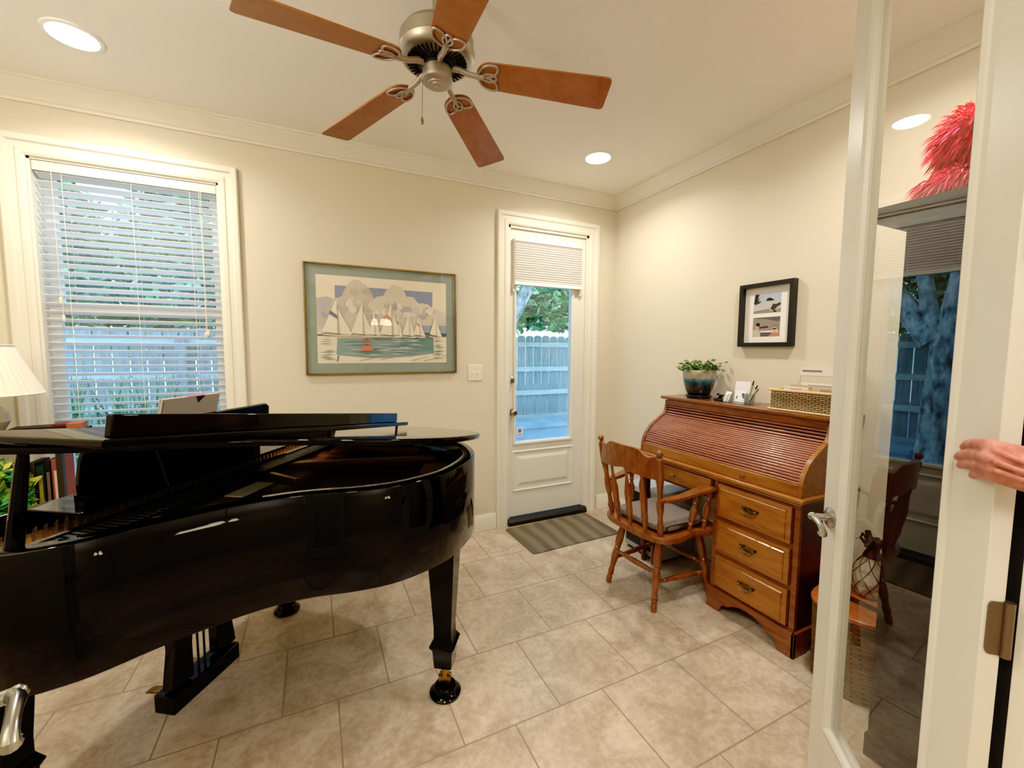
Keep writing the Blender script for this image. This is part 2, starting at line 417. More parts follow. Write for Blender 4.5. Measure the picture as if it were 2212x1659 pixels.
for x in (bx0+.10, (bx0+bx1)/2, bx1-.12):
    MB().tube([(x, .012, WZ1-.06), (x, .012, .71)], .0011, 5).tube([(x+.006, .06, WZ1-.06), (x+.006, .06, .71)], .0011, 5).build('ladder_cord', m_white, bl)
mb = MB(); cx = bx1-.075
mb.tube([(cx, .004, WZ1-.06), (cx+.004, .004, 1.9), (cx+.002, .004, 1.50)], .0014, 5).tube([(cx+.008, .003, WZ1-.06), (cx+.006, .003, 1.50)], .0014, 5)
mb.lathe([(0, .006), (.01, .009), (.03, .006), (.034, .002)], (cx, .003, 1.465)); mb.lathe([(0, .006), (.01, .009), (.03, .006), (.034, .002)], (cx+.012, .003, 1.478))
mb.build('pull_cord', m_almond, bl)
mb = MB(); cx = bx0+.065
mb.tube([(cx, .004, WZ1-.06), (cx, .004, 1.66)], .0014, 5); mb.lathe([(0, .006), (.01, .008), (.03, .006), (.034, .002)], (cx, .003, 1.63)); mb.lathe([(0, .006), (.01, .008), (.03, .006), (.034, .002)], (cx+.006, .003, 1.54)); mb.tube([(cx+.006, .003, 1.57), (cx+.006, .003, 1.7)], .0012, 5)
mb.build('tilt_cord', m_almond, bl)
# --- cellular shade on the door
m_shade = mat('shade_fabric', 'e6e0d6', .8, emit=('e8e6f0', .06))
sh = thing('pleated_shade', 'white pleated shade pulled down a short way over the glass of the back door', 'shade', (-.675, -.01, 1.9))
mb = MB(); n = 17; za, zb = 2.238, 1.935
pl = []
for i in range(n+1):
    z = za+(zb-za)*i/n
    pl.append((-.012, z));
    if i < n: pl.append((-.026, z+(zb-za)/n*.5))
pl += [(.010, zb), (.010, za)]
mb.prism(pl, -.978, -.366, 'x'); mb.build('pleats', m_shade, sh, angle=10)
MB().box((-.985, -.03, 2.238), (-.36, .016, 2.262)).build('head_rail', m_white, sh, bevel=.003)
MB().box((-.985, -.03, 1.908), (-.36, .012, 1.935)).build('bottom_rail', m_white, sh, bevel=.003)
for x in (-.985, -.372): MB().box((x-.004, -.006, 1.86), (x+.010, sy, 1.93)).build('hold_bracket', m_trim, sh)

# ------------------------------------------------------------------ french doors (swing frames)
def french(name, P0, H, zt, face, thick=.03):
    """leaf from hinge H to free edge P0; face=+1/-1 side on which thickness is added"""
    d = bpy.data.objects.new(name, None); COL.objects.link(d); d.location = (H[0], H[1], 0); d['kind'] = 'structure'
    X = Vector((P0[0]-H[0], P0[1]-H[1], 0)); L = X.length; X.normalize(); Y = Vector((0, 0, 1)).cross(X)
    M = Matrix((X, Y, Vector((0, 0, 1)))).transposed().to_4x4(); M.translation = (H[0], H[1], 0)
    y0, y1 = (0, thick) if face > 0 else (-thick, 0)
    sw, zb, zt0 = .098, .24, zt-.11
    mb = MB(M)
    mb.box((0, y0, .01), (sw, y1, zt)); mb.box((L-sw, y0, .01), (L, y1, zt)); mb.box((sw, y0, .01), (L-sw, y1, zb)); mb.box((sw, y0, zt0), (L-sw, y1, zt))
    mb.build('door_frame', m_door, d, bevel=.0015)
    for yy, s in ((y0, -1), (y1, 1)):
        mb = MB(M)
        path = [(sw, yy, zb), (L-sw, yy, zb), (L-sw, yy, zt0), (sw, yy, zt0)]
        if s > 0: path = path[::-1]
        mb.sweep([(0, 0), (0, .006), (-.008, .009), (-.018, .004), (-.022, -.006), (-.02, -.0148), (0, -.0148)], path, (0, s, 0), closed=True)
        mb.build('glazing_bead', m_door, d, angle=20)
    ym = (y0+y1)/2
    MB(M).poly([(sw-.004, ym, zb-.004), (L-sw+.004, ym, zb-.004), (L-sw+.004, ym, zt0+.004), (sw-.004, ym, zt0+.004)]).build('pane', m_frglass, d)
    def lever(s, z):
        yy = y0 if s < 0 else y1
        mb = MB(M @ T(L-.052, yy, z))
        mb.lathe([(0, .031), (.006, .031), (.011, .025), (.013, .013)], (0, 0, 0), (0, s, 0), seg=24)
        mb.tube([(0, 0, 0), (0, s*.045, 0)], .0105, 14)
        mb.tube([(0, s*.045, 0), (-.02, s*.052, .002), (-.04, s*.052, .001), (-.06, s*.052, -.003), (-.075, s*.052, -.009), (-.083, s*.052, -.017), (-.079, s*.052, -.023)], [.0115, .0105, .009, .0085, .009, .0105, .0125], 12)
        mb.sphere((0, s*.050, 0), .0125)
        mb.build('lever_handle', m_chrome, d)
    return d, M, L, y0, y1, lever
P0, H = (-.94, -2.222), (-1.345, -2.69)
d2, M2, L2, ya, yb, lev = french('door_2', P0, H, 2.47, -1)
lev(1, .893)
# hinges on the hinge edge (local x<=0)
for hz in (.16, .92, 1.60, 2.27):
    mb = MB(M2)
    pts = rrect(-.058, -.048, .0, .048, .012)
    # leaf plate lies on the hinge edge face (x=0 plane): map (a,b)->(y,z)
    mb.prism([(yb-.006-(a+.058)/.058*.030, hz+b) for a, b in pts], -.003, .0, 'x')
    mb.tube([(-.003, ya-.004, hz-.05), (-.003, ya-.004, hz+.05)], .0075, 12)
    for sx, sz in ((-.009, .034), (-.014, 0), (-.009, -.034)):
        mb.lathe([(0, .0035), (.0012, .003)], (-.003, yb+sx, hz+sz), (-1.003, yb+sx, hz+sz), seg=8)
    mb.build('hinge', m_white if hz == 1.60 else m_bronze, d2)  # one upper hinge is coloured white, painting in the glare on it
d3, M3, L3, yc, yd, lev3 = french('door_3', (-2.868, -2.105), (-2.685, -2.69), 2.47, 1)
lev3(-1, .895)
mb = MB(M3); mb.box((L3, yc+.004, .86), (L3+.0015, yd-.004, .93)); mb.box((L3, yc+.009, .885), (L3+.009, yd-.01, .905)); mb.build('latch_plate', m_chrome, d3)
mb = MB()   # jamb of the opening, right and left
mb.box((FX1-.02, YF-.135, 0), (FX1, YF-.03, FZ1)); mb.box((FX0, YF-.135, 0), (FX0+.02, YF, FZ1)); mb.box((FX0, YF-.135, FZ1-.02), (FX1, YF, FZ1))
struct('trim_2', mb, m_trim)

# ------------------------------------------------------------------ outside
m_fence = mat('weathered_fence', '9aa5a5', .85, var=(7, '717f83', (6, 6, .5)))
m_rail = mat('fence_rail_wood', 'c6cdca', .85, var=(7, 'a5b0b0', (.6, 6, 6)))
m_conc = mat('patio_concrete', '9fb0bb', .9, var=(3, '8697a3'))
struct('ground', MB().box((-14, .14, -.35), (14, 14, -.15)), m_conc)
fe = thing('wooden_fence', 'tall weathered wooden picket fence standing across the yard', 'fence', (0, 3, -.15))
mb = MB()
x = -9.0
while x < 6.0:
    wd = .135
    h = 1.64+random.uniform(-.01, .01)
    mb.prism([(x, -.15), (x+wd, -.15), (x+wd, h-.03), (x+wd-.03, h), (x+.03, h), (x, h-.03)], 3.02, 3.04, 'y')
    x += .149
mb.build('pickets', m_fence, fe)
for z in (.33, .73, 1.11, 1.50):
    MB().box((-9, 2.965, z-.038), (6, 3.018, z+.038)).build('rail', m_rail, fe)
x = -8.6
while x < 6:
    if not -.2 < x < 1.9: MB().box((x, 2.88, -.15), (x+.09, 2.968, 1.55)).build('post', m_fence, fe)
    x += 2.4
mb = MB(); mb.box((-.1, 2.25, -.15), (6, 2.75, .30)); mb.box((-.13, 2.22, .30), (6, 2.78, .35))
tag(mb.build('raised_planter', m_conc), 'low pale blue grey raised bed wall in front of the fence', 'planter')
def leaves(mb, cen, rad, n, size, cols):
    for i in range(n):
        while True:
            p = Vector((random.uniform(-1, 1), random.uniform(-1, 1), random.uniform(-1, 1)))
            if .35 < p.length < 1: break
        P = Vector((cen[0]+p.x*rad[0], cen[1]+p.y*rad[1], cen[2]+p.z*rad[2]))
        a = Vector((random.gauss(0, 1), random.gauss(0, 1), random.gauss(0, .6))).normalized()
        b = a.cross(Vector((random.gauss(0, 1), random.gauss(0, 1), random.gauss(0, 1)))).normalized()
        s = size*random.uniform(.6, 1.4); c = random.choice(cols)
        mb.poly([P-a*s, P+b*s*.4, P+a*s, P-b*s*.4], c)
GR = ['4f8a4c', '6aaa62', '3c6a40', '90c288', '5d9a6c', 'b8dab0']
tr = thing('backyard_tree', 'leafy tree with pale rough bark standing before the fence', 'tree', (-.33, 1.85, -.15))
m_bark = mat('pale_bark', '3c4648', .9, bump=(22, 1., .03), var=(16, 'd8dedc', (1, 1, .5)))
mb = MB(); tp = (-.42, 1.85)
mb.tube([(tp[0]+.05, tp[1], -.15), (tp[0]+.03, tp[1], .9), (tp[0], tp[1], 1.45), (tp[0]-.1, tp[1]+.05, 2.2), (tp[0]-.5, tp[1]+.1, 3.2)], [.15, .13, .125, .13, .10], 14)
mb.tube([(tp[0], tp[1], 1.35), (tp[0]+.14, tp[1], 1.75), (tp[0]+.24, tp[1]+.05, 2.3), (tp[0]+.3, tp[1], 3.2)], [.10, .07, .055, .045], 10)
mb.tube([(tp[0]+.1, tp[1], 1.5), (tp[0]+.5, tp[1]+.1, 2.1), (tp[0]+1., tp[1]+.1, 3)], [.11, .09, .06], 10)
mb.build('trunk', m_bark, tr)
mb = MB()
for c, r, n in (((.5, 2.2, 2.9), (1.3, .7, .9), 2200), ((1.6, 2.3, 2.7), (1.0, .6, .8), 1500), ((-.5, 2.3, 2.8), (1.0, .7, .8), 1200), ((.9, 2.4, 2.0), (.8, .4, .33), 1200), ((.1, 2.45, 1.95), (.6, .3, .33), 700)):
    leaves(mb, c, r, n, .07, GR)
mb.build('foliage', m_leafv, tr)
for i, (x, y, z, r, lab) in enumerate(((-5.9, 4.3, 2.7, 1.15, 'dense green tree beyond the fence, leftmost seen through the blind'), (-3.5, 4.3, 2.8, 1.2, 'green tree beyond the fence behind the middle of the blind'), (-8.3, 4.3, 2.1, 1.15, 'dark green tree beyond the fence at the far left of the window'), (-4.7, 6.3, 2.4, 1.5, 'pale green tree farther back between the two nearer trees'))):
    t = thing('background_tree', lab, 'tree', (x, y, -.15), 'trees beyond the fence')
    MB().tube([(x, y, -.15), (x+.1, y, 1.2), (x, y, 2.4)], [.16, .12, .08], 10).build('trunk', m_bark, t)
    mb = MB(); leaves(mb, (x, y, z), (r, .8, 1.25), 6500, .085, GR); mb.build('foliage', m_leafv, t)
mb = MB()
for (gx, gy) in [(-4.6+.22*i, 1.3+.5*random.random()) for i in range(9)]:
    for k in range(90):
        a = random.uniform(0, 2*pi); h = random.uniform(.7, 1.42); s = random.uniform(.1, .45)
        p0 = Vector((gx+random.uniform(-.1, .1), gy+random.uniform(-.1, .1), -.15)); d = Vector((cos(a), sin(a), 0)); n = Vector((-sin(a), cos(a), 0))*.011
        c = random.choice(['5f8f5a', '3d6b3f', '8db584', '557a52'])
        p1 = p0+d*s*.4+Vector((0, 0, h*.7)); p2 = p0+d*s+Vector((0, 0, h))
        mb.poly([p0-n, p0+n, p1+n, p1-n], c); mb.poly([p1-n, p1+n, p2], c)
tag(mb.build('ornamental_grass', m_leafv), 'tall arching green grass planted below the window outside', 'grass', kind='stuff')

# ------------------------------------------------------------------ recessed lights
lights = [(-3.262, -.522), (-.637, -.58), (-.637, -2.14), (-3.262, -2.14)]
labs = ['round recessed ceiling light above the blind window', 'round recessed ceiling light near the room corner above the back door',
        'round recessed ceiling light above the tall dark cabinet', 'round recessed ceiling light above the piano keyboard near the doorway']
for (x, y), lab in zip(lights, labs):
    t = thing('recessed_light', lab, 'ceiling light', (x, y, CZ), 'recessed ceiling lights')
    MB().lathe([(-.0, .098), (-.006, .096), (-.008, .082), (-.003, .078), (0, .078)], (x, y, CZ)).build('trim_ring', m_white, t)
    MB().lathe([(-.0035, .078), (-.005, .06), (-.0055, .0)], (x, y, CZ)).build('lens', m_lens, t)

# ------------------------------------------------------------------ ceiling fan
FX, FY = -1.988, -1.495
fan = thing('ceiling_fan', 'five blade ceiling fan with brown wooden blades and brushed nickel motor', 'ceiling fan', (FX, FY, CZ))
F = T(FX, FY, 0)
MB(F).lathe([(CZ, .068), (CZ-.03, .066), (CZ-.055, .05), (CZ-.068, .03), (CZ-.07, .0)]).build('canopy', m_nickel, fan)
MB(F).lathe([(CZ-.06, .014), (2.50, .014)]).lathe([(2.525, .02), (2.515, .038), (2.485, .040), (2.47, .028)]).build('downrod', m_nickel, fan)
MB(F).lathe([(2.478, .02), (2.475, .07), (2.464, .112), (2.446, .124), (2.408, .125), (2.403, .129), (2.397, .127), (2.383, .120), (2.375, .108), (2.371, .055)], seg=40).build('motor_housing', m_nickel, fan)
mb = MB(F)
for k in range(40):
    a = 2*pi*k/40; mb.push(R(k*9, 'Z')); mb.box((.066, -.0025, 2.3695), (.101, .0025, 2.373)); mb.pop()
mb.build('vent_slots', m_dark, fan)
MB(F).lathe([(2.373, .062), (2.362, .062), (2.36, .055), (2.354, .055)], seg=32).build('flywheel', m_blacksat, fan)
MB(F).lathe([(2.358, .050), (2.325, .050), (2.322, .052)], seg=32).build('switch_housing', m_nickel, fan)
MB(F).lathe([(2.323, .053), (2.314, .052), (2.307, .042), (2.3065, .034), (2.304, .033), (2.3035, .022), (2.301, .021), (2.300, .005), (2.296, .004)], seg=32).build('bottom_cap', m_nickel2, fan)
ZB = 2.287
for k in range(5):
    A = F @ R(-23+72*k, 'Z') @ T(0, 0, 2.357) @ R(6.6, 'Y') @ R(-11, 'X')
    o = bpy.data.objects.new('blade_arm', None)
    mb = MB(A)
    w0, w1, x0, x1 = .054, .067, .135, .592
    pts = [(x0+.045-.045*sin(t), (w0)*cos(t)) for t in [pi*i/12 for i in range(13)]]
    pts = [(x0+.05*(1-sin(pi*i/12)), w0*cos(pi*i/12)) for i in range(13)]
    end = [(x1-.015, -w1), (x1-.004, -w1+.004), (x1, -w1+.015), (x1, w1-.015), (x1-.004, w1-.004), (x1-.015, w1)]
    mb.prism(pts+end, 0, .006)
    bo = mb.build('blade', m_blade, fan)
    mb = MB(A)
    ring = lambda cx, cy, rx, ry, rot=0, n=20: [(cx+rx*cos(t)*cos(rot)-ry*sin(t)*sin(rot), cy+rx*cos(t)*sin(rot)+ry*sin(t)*cos(rot), -.003) for t in [2*pi*i/n for i in range(n)]]
    mb.tube(ring(.180, 0, .024, .015), .0042, 8, closed=True)
    for s in (1, -1):
        lobe = [(.142, 0), (.148, s*.024), (.160, s*.040), (.178, s*.049), (.200, s*.050), (.207, s*.042), (.205, s*.026), (.194, s*.011), (.176, s*.002)]
        mb.tube([(a, b, -.003) for a, b in catmull(lobe, 3, True)], .004, 8, closed=True)
    mb.build('blade_iron', m_nickel2, bo)
    mb = MB(F @ R(-23+72*k, 'Z'))
    mb.tube([(.045, 0, 2.362), (.075, 0, 2.357), (.105, 0, 2.344), (.135, 0, 2.338), (.158, 0, 2.335)], [.011, .010, .009, .009, .010], 10)
    mb.build('arm', m_nickel2, bo)
mb = MB(); mb.tube([(-2.036, -1.488, 2.34), (-2.040, -1.487, 2.19)], .0009, 6); mb.lathe([(0, .001), (.004, .0045), (.014, .005), (.024, .002)], (-2.040, -1.487, 2.168)); mb.build('pull_chain', m_brass, fan)

# ------------------------------------------------------------------ switch plate
sw = thing('light_switch', 'almond double toggle switch plate beside the sailboat picture', 'light switch', (-1.3, 0, 1.17))
MB().box((-1.358, -.006, 1.173), (-1.243, 0, 1.293)).build('cover_plate', m_almond, sw, bevel=.003)
for x in (-1.322, -1.279):
    mb = MB(); mb.push(T(x, -.006, 1.232) @ R(-25, 'X')); mb.box((-.004, -.014, -.006), (.004, .003, .006)); mb.pop(); mb.build('toggle', m_white, sw, bevel=.001)

# ------------------------------------------------------------------ framed sailboat picture
fp = thing('framed_picture', 'wide gold framed watercolour of sailboats and a red buoy with green mat', 'picture', (-1.95, 0, 1.24))
X0, X1, Z0, Z1 = -2.446, -1.45, 1.239, 1.951
mb = MB(); mb.sweep([(0, 0), (0, .016), (.003, .02), (.008, .02), (.010, .016), (.010, 0)], [(X1-.01, -.003, Z0+.01), (X1-.01, -.003, Z1-.01), (X0+.01, -.003, Z1-.01), (X0+.01, -.003, Z0+.01)], (0, -1, 0), closed=True)
mb.build('frame', mat('gold_frame', 'a98a55', .22, 1.), fp)
MB().box((X0+.008, -.006, Z0+.008), (X1-.008, -.002, Z1-.008)).build('backing_mat', mat('green_mat', '8a9588', .9, var=(12, '7f8c80')), fp)
mb = MB(); AX0, AX1, AZ0, AZ1 = -2.374, -1.525, 1.313, 1.878
lay = [0]
def P2(pts, c):
    lay[0] += 1; y = -.0065-.00004*lay[0]
    mb.poly([(AX0+(AX1-AX0)*min(1, max(0, a)), y, AZ0+(AZ1-AZ0)*min(1, max(0, b_))) for a, b_ in pts], c)
def blob(cx, cy, rx, ry, c, n=18, j=.12):
    P2([(cx+rx*(1+random.uniform(-j, j))*cos(2*pi*i/n), cy+ry*(1+random.uniform(-j, j))*sin(2*pi*i/n)) for i in range(n)], c)
P2([(0, 0), (1, 0), (1, 1), (0, 1)], 'e9dcc2')
P2([(0, .36), (1, .36), (1, .62), (.88, .68), (0, .70)], 'cfc5b4')
P2([(.13, .60), (.88, .58), (.885, .88), (.13, .89)], '7f8ba3')
for a in ((.05, .62, .12, .13, 'b5afb0'), (.3, .74, .115, .21, 'c4b8a6'), (.29, .83, .085, .13, 'cbbfad'), (.20, .66, .1, .12, 'c9bda9'), (.38, .63, .09, .13, 'c0b4a4'),
          (.58, .76, .10, .17, 'd0c4ae'), (.50, .68, .12, .12, 'd3c7b1'), (.66, .68, .12, .13, 'd3c6ae'), (.78, .62, .12, .11, 'd8ccb4'), (.90, .58, .1, .09, 'd6c9b4'), (.1, .5, .12, .12, 'bfb5ab'), (.45, .5, .3, .12, 'c7bcac'), (.8, .5, .2, .08, 'cfc3b0')): blob(*a)
for i in range(46):
    cx_, cy_ = random.choice([(.29, .80), (.25, .66), (.58, .74), (.55, .64), (.68, .64), (.8, .6), (.36, .6), (.47, .6), (.12, .56)])
    blob(cx_+random.uniform(-.07, .07), cy_+random.uniform(-.07, .06), random.uniform(.015, .045), random.uniform(.02, .05), random.choice(['d9ceba', 'bdb1a2', 'd2c6b2', 'b4a9a2', 'cabfac', 'e0d6c2', 'aaa3a4']), 12, .25)
P2([(.78, .37), (1, .36), (1, .47), (.79, .46)], '8d9aa8'); P2([(.80, .345), (1, .345), (1, .37), (.80, .375)], '4c5560')
P2([(0, .33), (.3, .335), (.6, .33), (1, .345), (1, .33), (.6, .318), (0, .315)], '4f5358')
P2([(.13, .10), (.14, .29), (.6, .31), (.885, .32), (.89, .12), (.7, .08), (.4, .06)], '7b9490')
P2([(.6, .30), (.885, .32), (.89, .15), (.62, .2)], '5f827c')
for i in range(70):
    y = random.uniform(.09, .29); x = random.uniform(.14, .7); l = random.uniform(.08, .22)
    P2([(x, y), (x+l*.5, y+.012), (x+l, y+.002), (x+l*.5, y+.002)], random.choice(['566f70', 'c9d0c6', '47605f', 'a0b2aa', '6f8a88', '8fa5a0']))
for i in range(34):
    y = random.uniform(.04, .27); x = random.choice([random.uniform(0, .04), random.uniform(.86, .9)]); P2([(x, y), (x+.05, y+.01), (x+.1, y+.005), (x+.05, y+.003)], '6d827f')
for bx, bz, w_, h, st_ in ((.03, .34, .22, .40, '6b6a85'), (.24, .335, .17, .37, None), (.37, .335, .09, .30, 'd08a6f'), (.455, .33, .18, .39, 'cf7f70'), (.57, .34, .06, .27, '6c8a74'), (.63, .33, .11, .28, None), (.72, .335, .10, .25, 'cf8a70'), (.855, .335, .105, .26, None)):
    ap = (bx+w_*.5, bz+h)
    P2([(bx, bz+.02), (bx+w_*.56, bz), ap], 'eadfc6'); P2([(bx+w_*.5, bz), (bx+w_*.64, bz), (bx+w_*.5, bz+h*.85)], 'b9ab98'); P2([(bx+w_*.60, bz), (bx+w_, bz-.01), (bx+w_*.54, bz+h*.72)], 'e6dac0')
    if st_: P2([(bx+w_*.24, bz+h*.56), (bx+w_*.30, bz+h*.66), (bx+w_*.52, bz+h*.52), (bx+w_*.53, bz+h*.40)], st_)
    P2([(bx-.01, bz), (bx+w_, bz-.012), (bx+w_*.9, bz-.028), (bx+.01, bz-.018)], 'd9cdb6'); P2([(bx, bz+.004), (bx+w_*.6, bz-.006), (bx+w_*.6, bz-.012), (bx, bz-.004)], '5d5a58')
P2([(.305, .145), (.325, .19), (.335, .20), (.375, .20), (.39, .18), (.40, .145)], 'cf6f5e'); P2([(.325, .20), (.333, .275), (.34, .275), (.335, .2)], 'b9604f'); P2([(.365, .2), (.36, .275), (.367, .275), (.375, .2)], 'b9604f'); P2([(.32, .265), (.348, .295), (.38, .265)], '8a5548')
P2([(.13, .02), (.14, .09), (.15, .09), (.14, .02)], '5d6a66')
for a, b_ in ((.3, .05), (.45, .06), (.7, .05), (.8, .045), (.93, .07)): P2([(a, b_-.02), (a+.14, b_+.03), (a+.14, b_+.022), (a, b_-.028)], '8d948a')
mb.build('print', m_print, fp)
MB().poly([(X0+.009, -.017, Z0+.009), (X1-.009, -.017, Z0+.009), (X1-.009, -.017, Z1-.009), (X0+.009, -.017, Z1-.009)]).build('glass', m_pglass, fp)

# ------------------------------------------------------------------ framed photographs on right wall
ph = thing('framed_photos', 'square black box frame holding two photographs on the right wall', 'picture', (0, -1.383, 1.43))
Y0, Y1, Z0, Z1 = -1.545, -1.222, 1.432, 1.802     # Y1 is left in view
mb = MB(); mb.sweep([(0, 0), (0, .036), (.024, .036), (.024, 0)], [(0, Y0+.024, Z0+.024), (0, Y1-.024, Z0+.024), (0, Y1-.024, Z1-.024), (0, Y0+.024, Z1-.024)][::-1], (-1, 0, 0), closed=True)
mb.build('frame', m_blacksat, ph, bevel=.001)
MB().box((-.008, Y0+.02, Z0+.02), (-.004, Y1-.02, Z1-.02)).build('mat_board', mat('white_mat', 'ece6de', .9), ph)
for zc, kind in ((1.683, 0), (1.547, 1)):
    mb = MB(); lay = [0]; ya_, yb_ = -1.300, -1.462; hh = .056
    def P3(pts, c):
        lay[0] += 1; x = -.0085-.00004*lay[0]
        mb.poly([(x, ya_+(yb_-ya_)*a, zc-hh+2*hh*b_) for a, b_ in pts], c)
    P3([(0, 0), (1, 0), (1, 1), (0, 1)], 'a9b9c4' if kind == 0 else '8d8178')
    if kind == 0:
        P3([(0, .5), (.05, 1), (.2, 1), (.14, .7), (.25, .85), (.12, .5)], '2e2b28'); P3([(.45, .62), (.5, .75), (.6, .78), (.75, .66), (.75, .6)], '2b2a28')
        P3([(0, .55), (.1, .62), (.3, .63), (.15, .45), (.0, .5)], '3a3733'); P3([(0, .3), (.15, .5), (.5, .58), (.75, .62), (1, .55), (1, .3), (.6, .2), (0, .15)], 'bdb9b2')
        P3([(0, .12), (.6, .2), (.6, .12), (0, .05)], '7a716a'); P3([(0, 0), (1, 0), (1, .2), (.5, .1), (0, .07)], '94836f'); P3([(.62, .2), (.72, .45), (.82, .42), (.98, .5), (1, .38), (.85, .25), (.76, .1)], '3d3733'); P3([(.74, .02), (.76, .12), (.82, .1), (.86, .02)], '28231f')
    else:
        P3([(.1, .95), (.5, .9), (.9, .75), (1, .8), (1, 1), (.1, 1)], '5f5650'); P3([(.25, .5), (.55, .55), (.6, .45), (.25, .42)], '3a3230'); P3([(.3, .3), (.95, .3), (.95, .2), (.3, .2)], 'dcd6cc'); P3([(.3, .0), (.8, 0), (.8, .2), (.3, .22)], '55504d')
        P3([(0, 0), (0, .3), (.1, .38), (.22, .36), (.3, .2), (.3, 0)], 'bdb19b'); P3([(.1, .36), (.1, .55), (.16, .62), (.24, .58), (.24, .4), (.18, .34)], 'c98f78'); P3([(.12, .58), (.14, .72), (.24, .72), (.28, .6), (.25, .52)], '1f1c1c')
        P3([(.6, 0), (.7, .15), (.78, .2), (.88, .2), (1, .1), (1, 0)], 'b9785e'); P3([(.75, .2), (.73, .42), (.8, .55), (.9, .5), (.92, .3), (.86, .18)], 'cda68e'); P3([(.73, .45), (.76, .6), (.86, .62), (.93, .5), (.92, .3), (.88, .48)], '8a7464'); P3([(.74, .41), (.88, .41), (.87, .35), (.75, .35)], '1d1817')
    mb.build('photograph', m_print, ph)

# ------------------------------------------------------------------ door mat
m_mat = NT('door_mat_pile')
wv = m_mat.new('ShaderNodeTexWave'); wv.inputs['Scale'].default_value = 2.6; wv.inputs['Distortion'].default_value = 2.2; wv.inputs['Detail'].default_value = 3
tc = m_mat.new('ShaderNodeTexCoord'); m_mat.link(tc.outputs['Object'], wv.inputs[0]); rr_ = m_mat.ramp(wv.outputs[0], [(.1, '5e5340'), (.9, '776b56')])
m_mat.link(rr_.outputs[0], m_mat.b.inputs['Base Color']); m_mat.b.inputs['Roughness'].default_value = .95; nn = m_mat.noise(300, 2); m_mat.bump(nn.outputs[0], .6, .004); m_mat = m_mat.m
mb = MB(T(-.69, -.29, 0) @ R(1.5, 'Z')); mb.prism(rrect(-.385, -.225, .385, .225, .02), .0005, .007)
tag(mb.build('door_mat', m_mat, bevel=.002), 'brown grey striped mat lying before the back door', 'mat')

# ------------------------------------------------------------------ roll top desk
dk = thing('roll_top_desk', 'oak roll top desk with closed slatted tambour and three drawers on its right', 'desk', (-.24, -1.37, 0))
DY0, DY1 = -1.88, -.86      # near end, far end
MB().box((-.475, DY0-.02, .726), (-.01, DY1+.03, .748)).build('desktop', m_deskv, dk, bevel=.006, seg=3)
MB().prism([(-.472, .716), (-.02, .716), (-.02, .727), (-.465, .727)], DY0-.012, DY1+.02, 'y').build('desktop_moulding', m_desk, dk, bevel=.003)
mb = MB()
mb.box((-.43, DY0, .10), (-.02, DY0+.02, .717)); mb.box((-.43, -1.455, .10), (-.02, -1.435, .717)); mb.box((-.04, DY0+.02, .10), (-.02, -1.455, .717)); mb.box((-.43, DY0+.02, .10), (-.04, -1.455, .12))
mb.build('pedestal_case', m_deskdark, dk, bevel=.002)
mb = MB(); mb.box((-.45, DY0, .10), (-.43, DY0+.025, .717)); mb.box((-.45, -1.46, .10), (-.43, -1.435, .717))
for z in (.115, .318, .513, .705): mb.box((-.446, DY0+.025, z-.012), (-.432, -1.46, z+.012))
mb.build('face_frame', m_desk, dk, bevel=.001)
# scalloped plinth
ya2, yb2 = DY0-.012, -1.425
pr = [(ya2, 0), (ya2+.075, 0), (ya2+.085, .03), (ya2+.10, .05), (ya2+.125, .052), (ya2+.15, .07), (ya2+.19, .088), ((ya2+yb2)/2, .092)]
pts = pr + [(ya2+yb2-y, z) for y, z in pr[::-1][1:]] + [(yb2, .12), (ya2, .12)]
mb = MB(); mb.prism(pts, -.465, -.448, 'x'); mb.prism([(-.465, 0), (-.36, 0), (-.35, .05), (-.2, .085), (-.02, .085), (-.02, .12), (-.465, .12)], ya2, ya2+.015, 'y'); mb.box((-.447, -1.44, 0), (-.02, -1.426, .10))
mb.build('plinth', m_desk, dk, bevel=.003)
def pull(mb, y, z, x):
    """bail pull on bat-wing back plate, facing -x"""
    o = [(0, .017), (.012, .013), (.020, .017), (.030, .010), (.043, .013), (.046, .004), (.040, -.004), (.031, -.002), (.024, -.012), (.012, -.013), (0, -.02)]
    pts = [(y+a, z+b) for a, b in o]+[(y-a, z+b) for a, b in o[::-1][1:-1]]
    mb.prism(pts, x-.003, x, 'x')
    for s in (1, -1): mb.lathe([(0, .005), (.012, .004), (.016, .006), (.02, .002)], (x, y+s*.033, z+.003), (x-1, y+s*.033, z+.003), seg=10)
    mb.tube([(x-.014, y-.033, z+.003), (x-.017, y-.034, z-.010), (x-.019, y-.018, z-.018), (x-.020, y, z-.0205), (x-.019, y+.018, z-.018), (x-.017, y+.034, z-.010), (x-.014, y+.033, z+.003)], [.0022, .0025, .003, .0038, .003, .0025, .0022], 8)
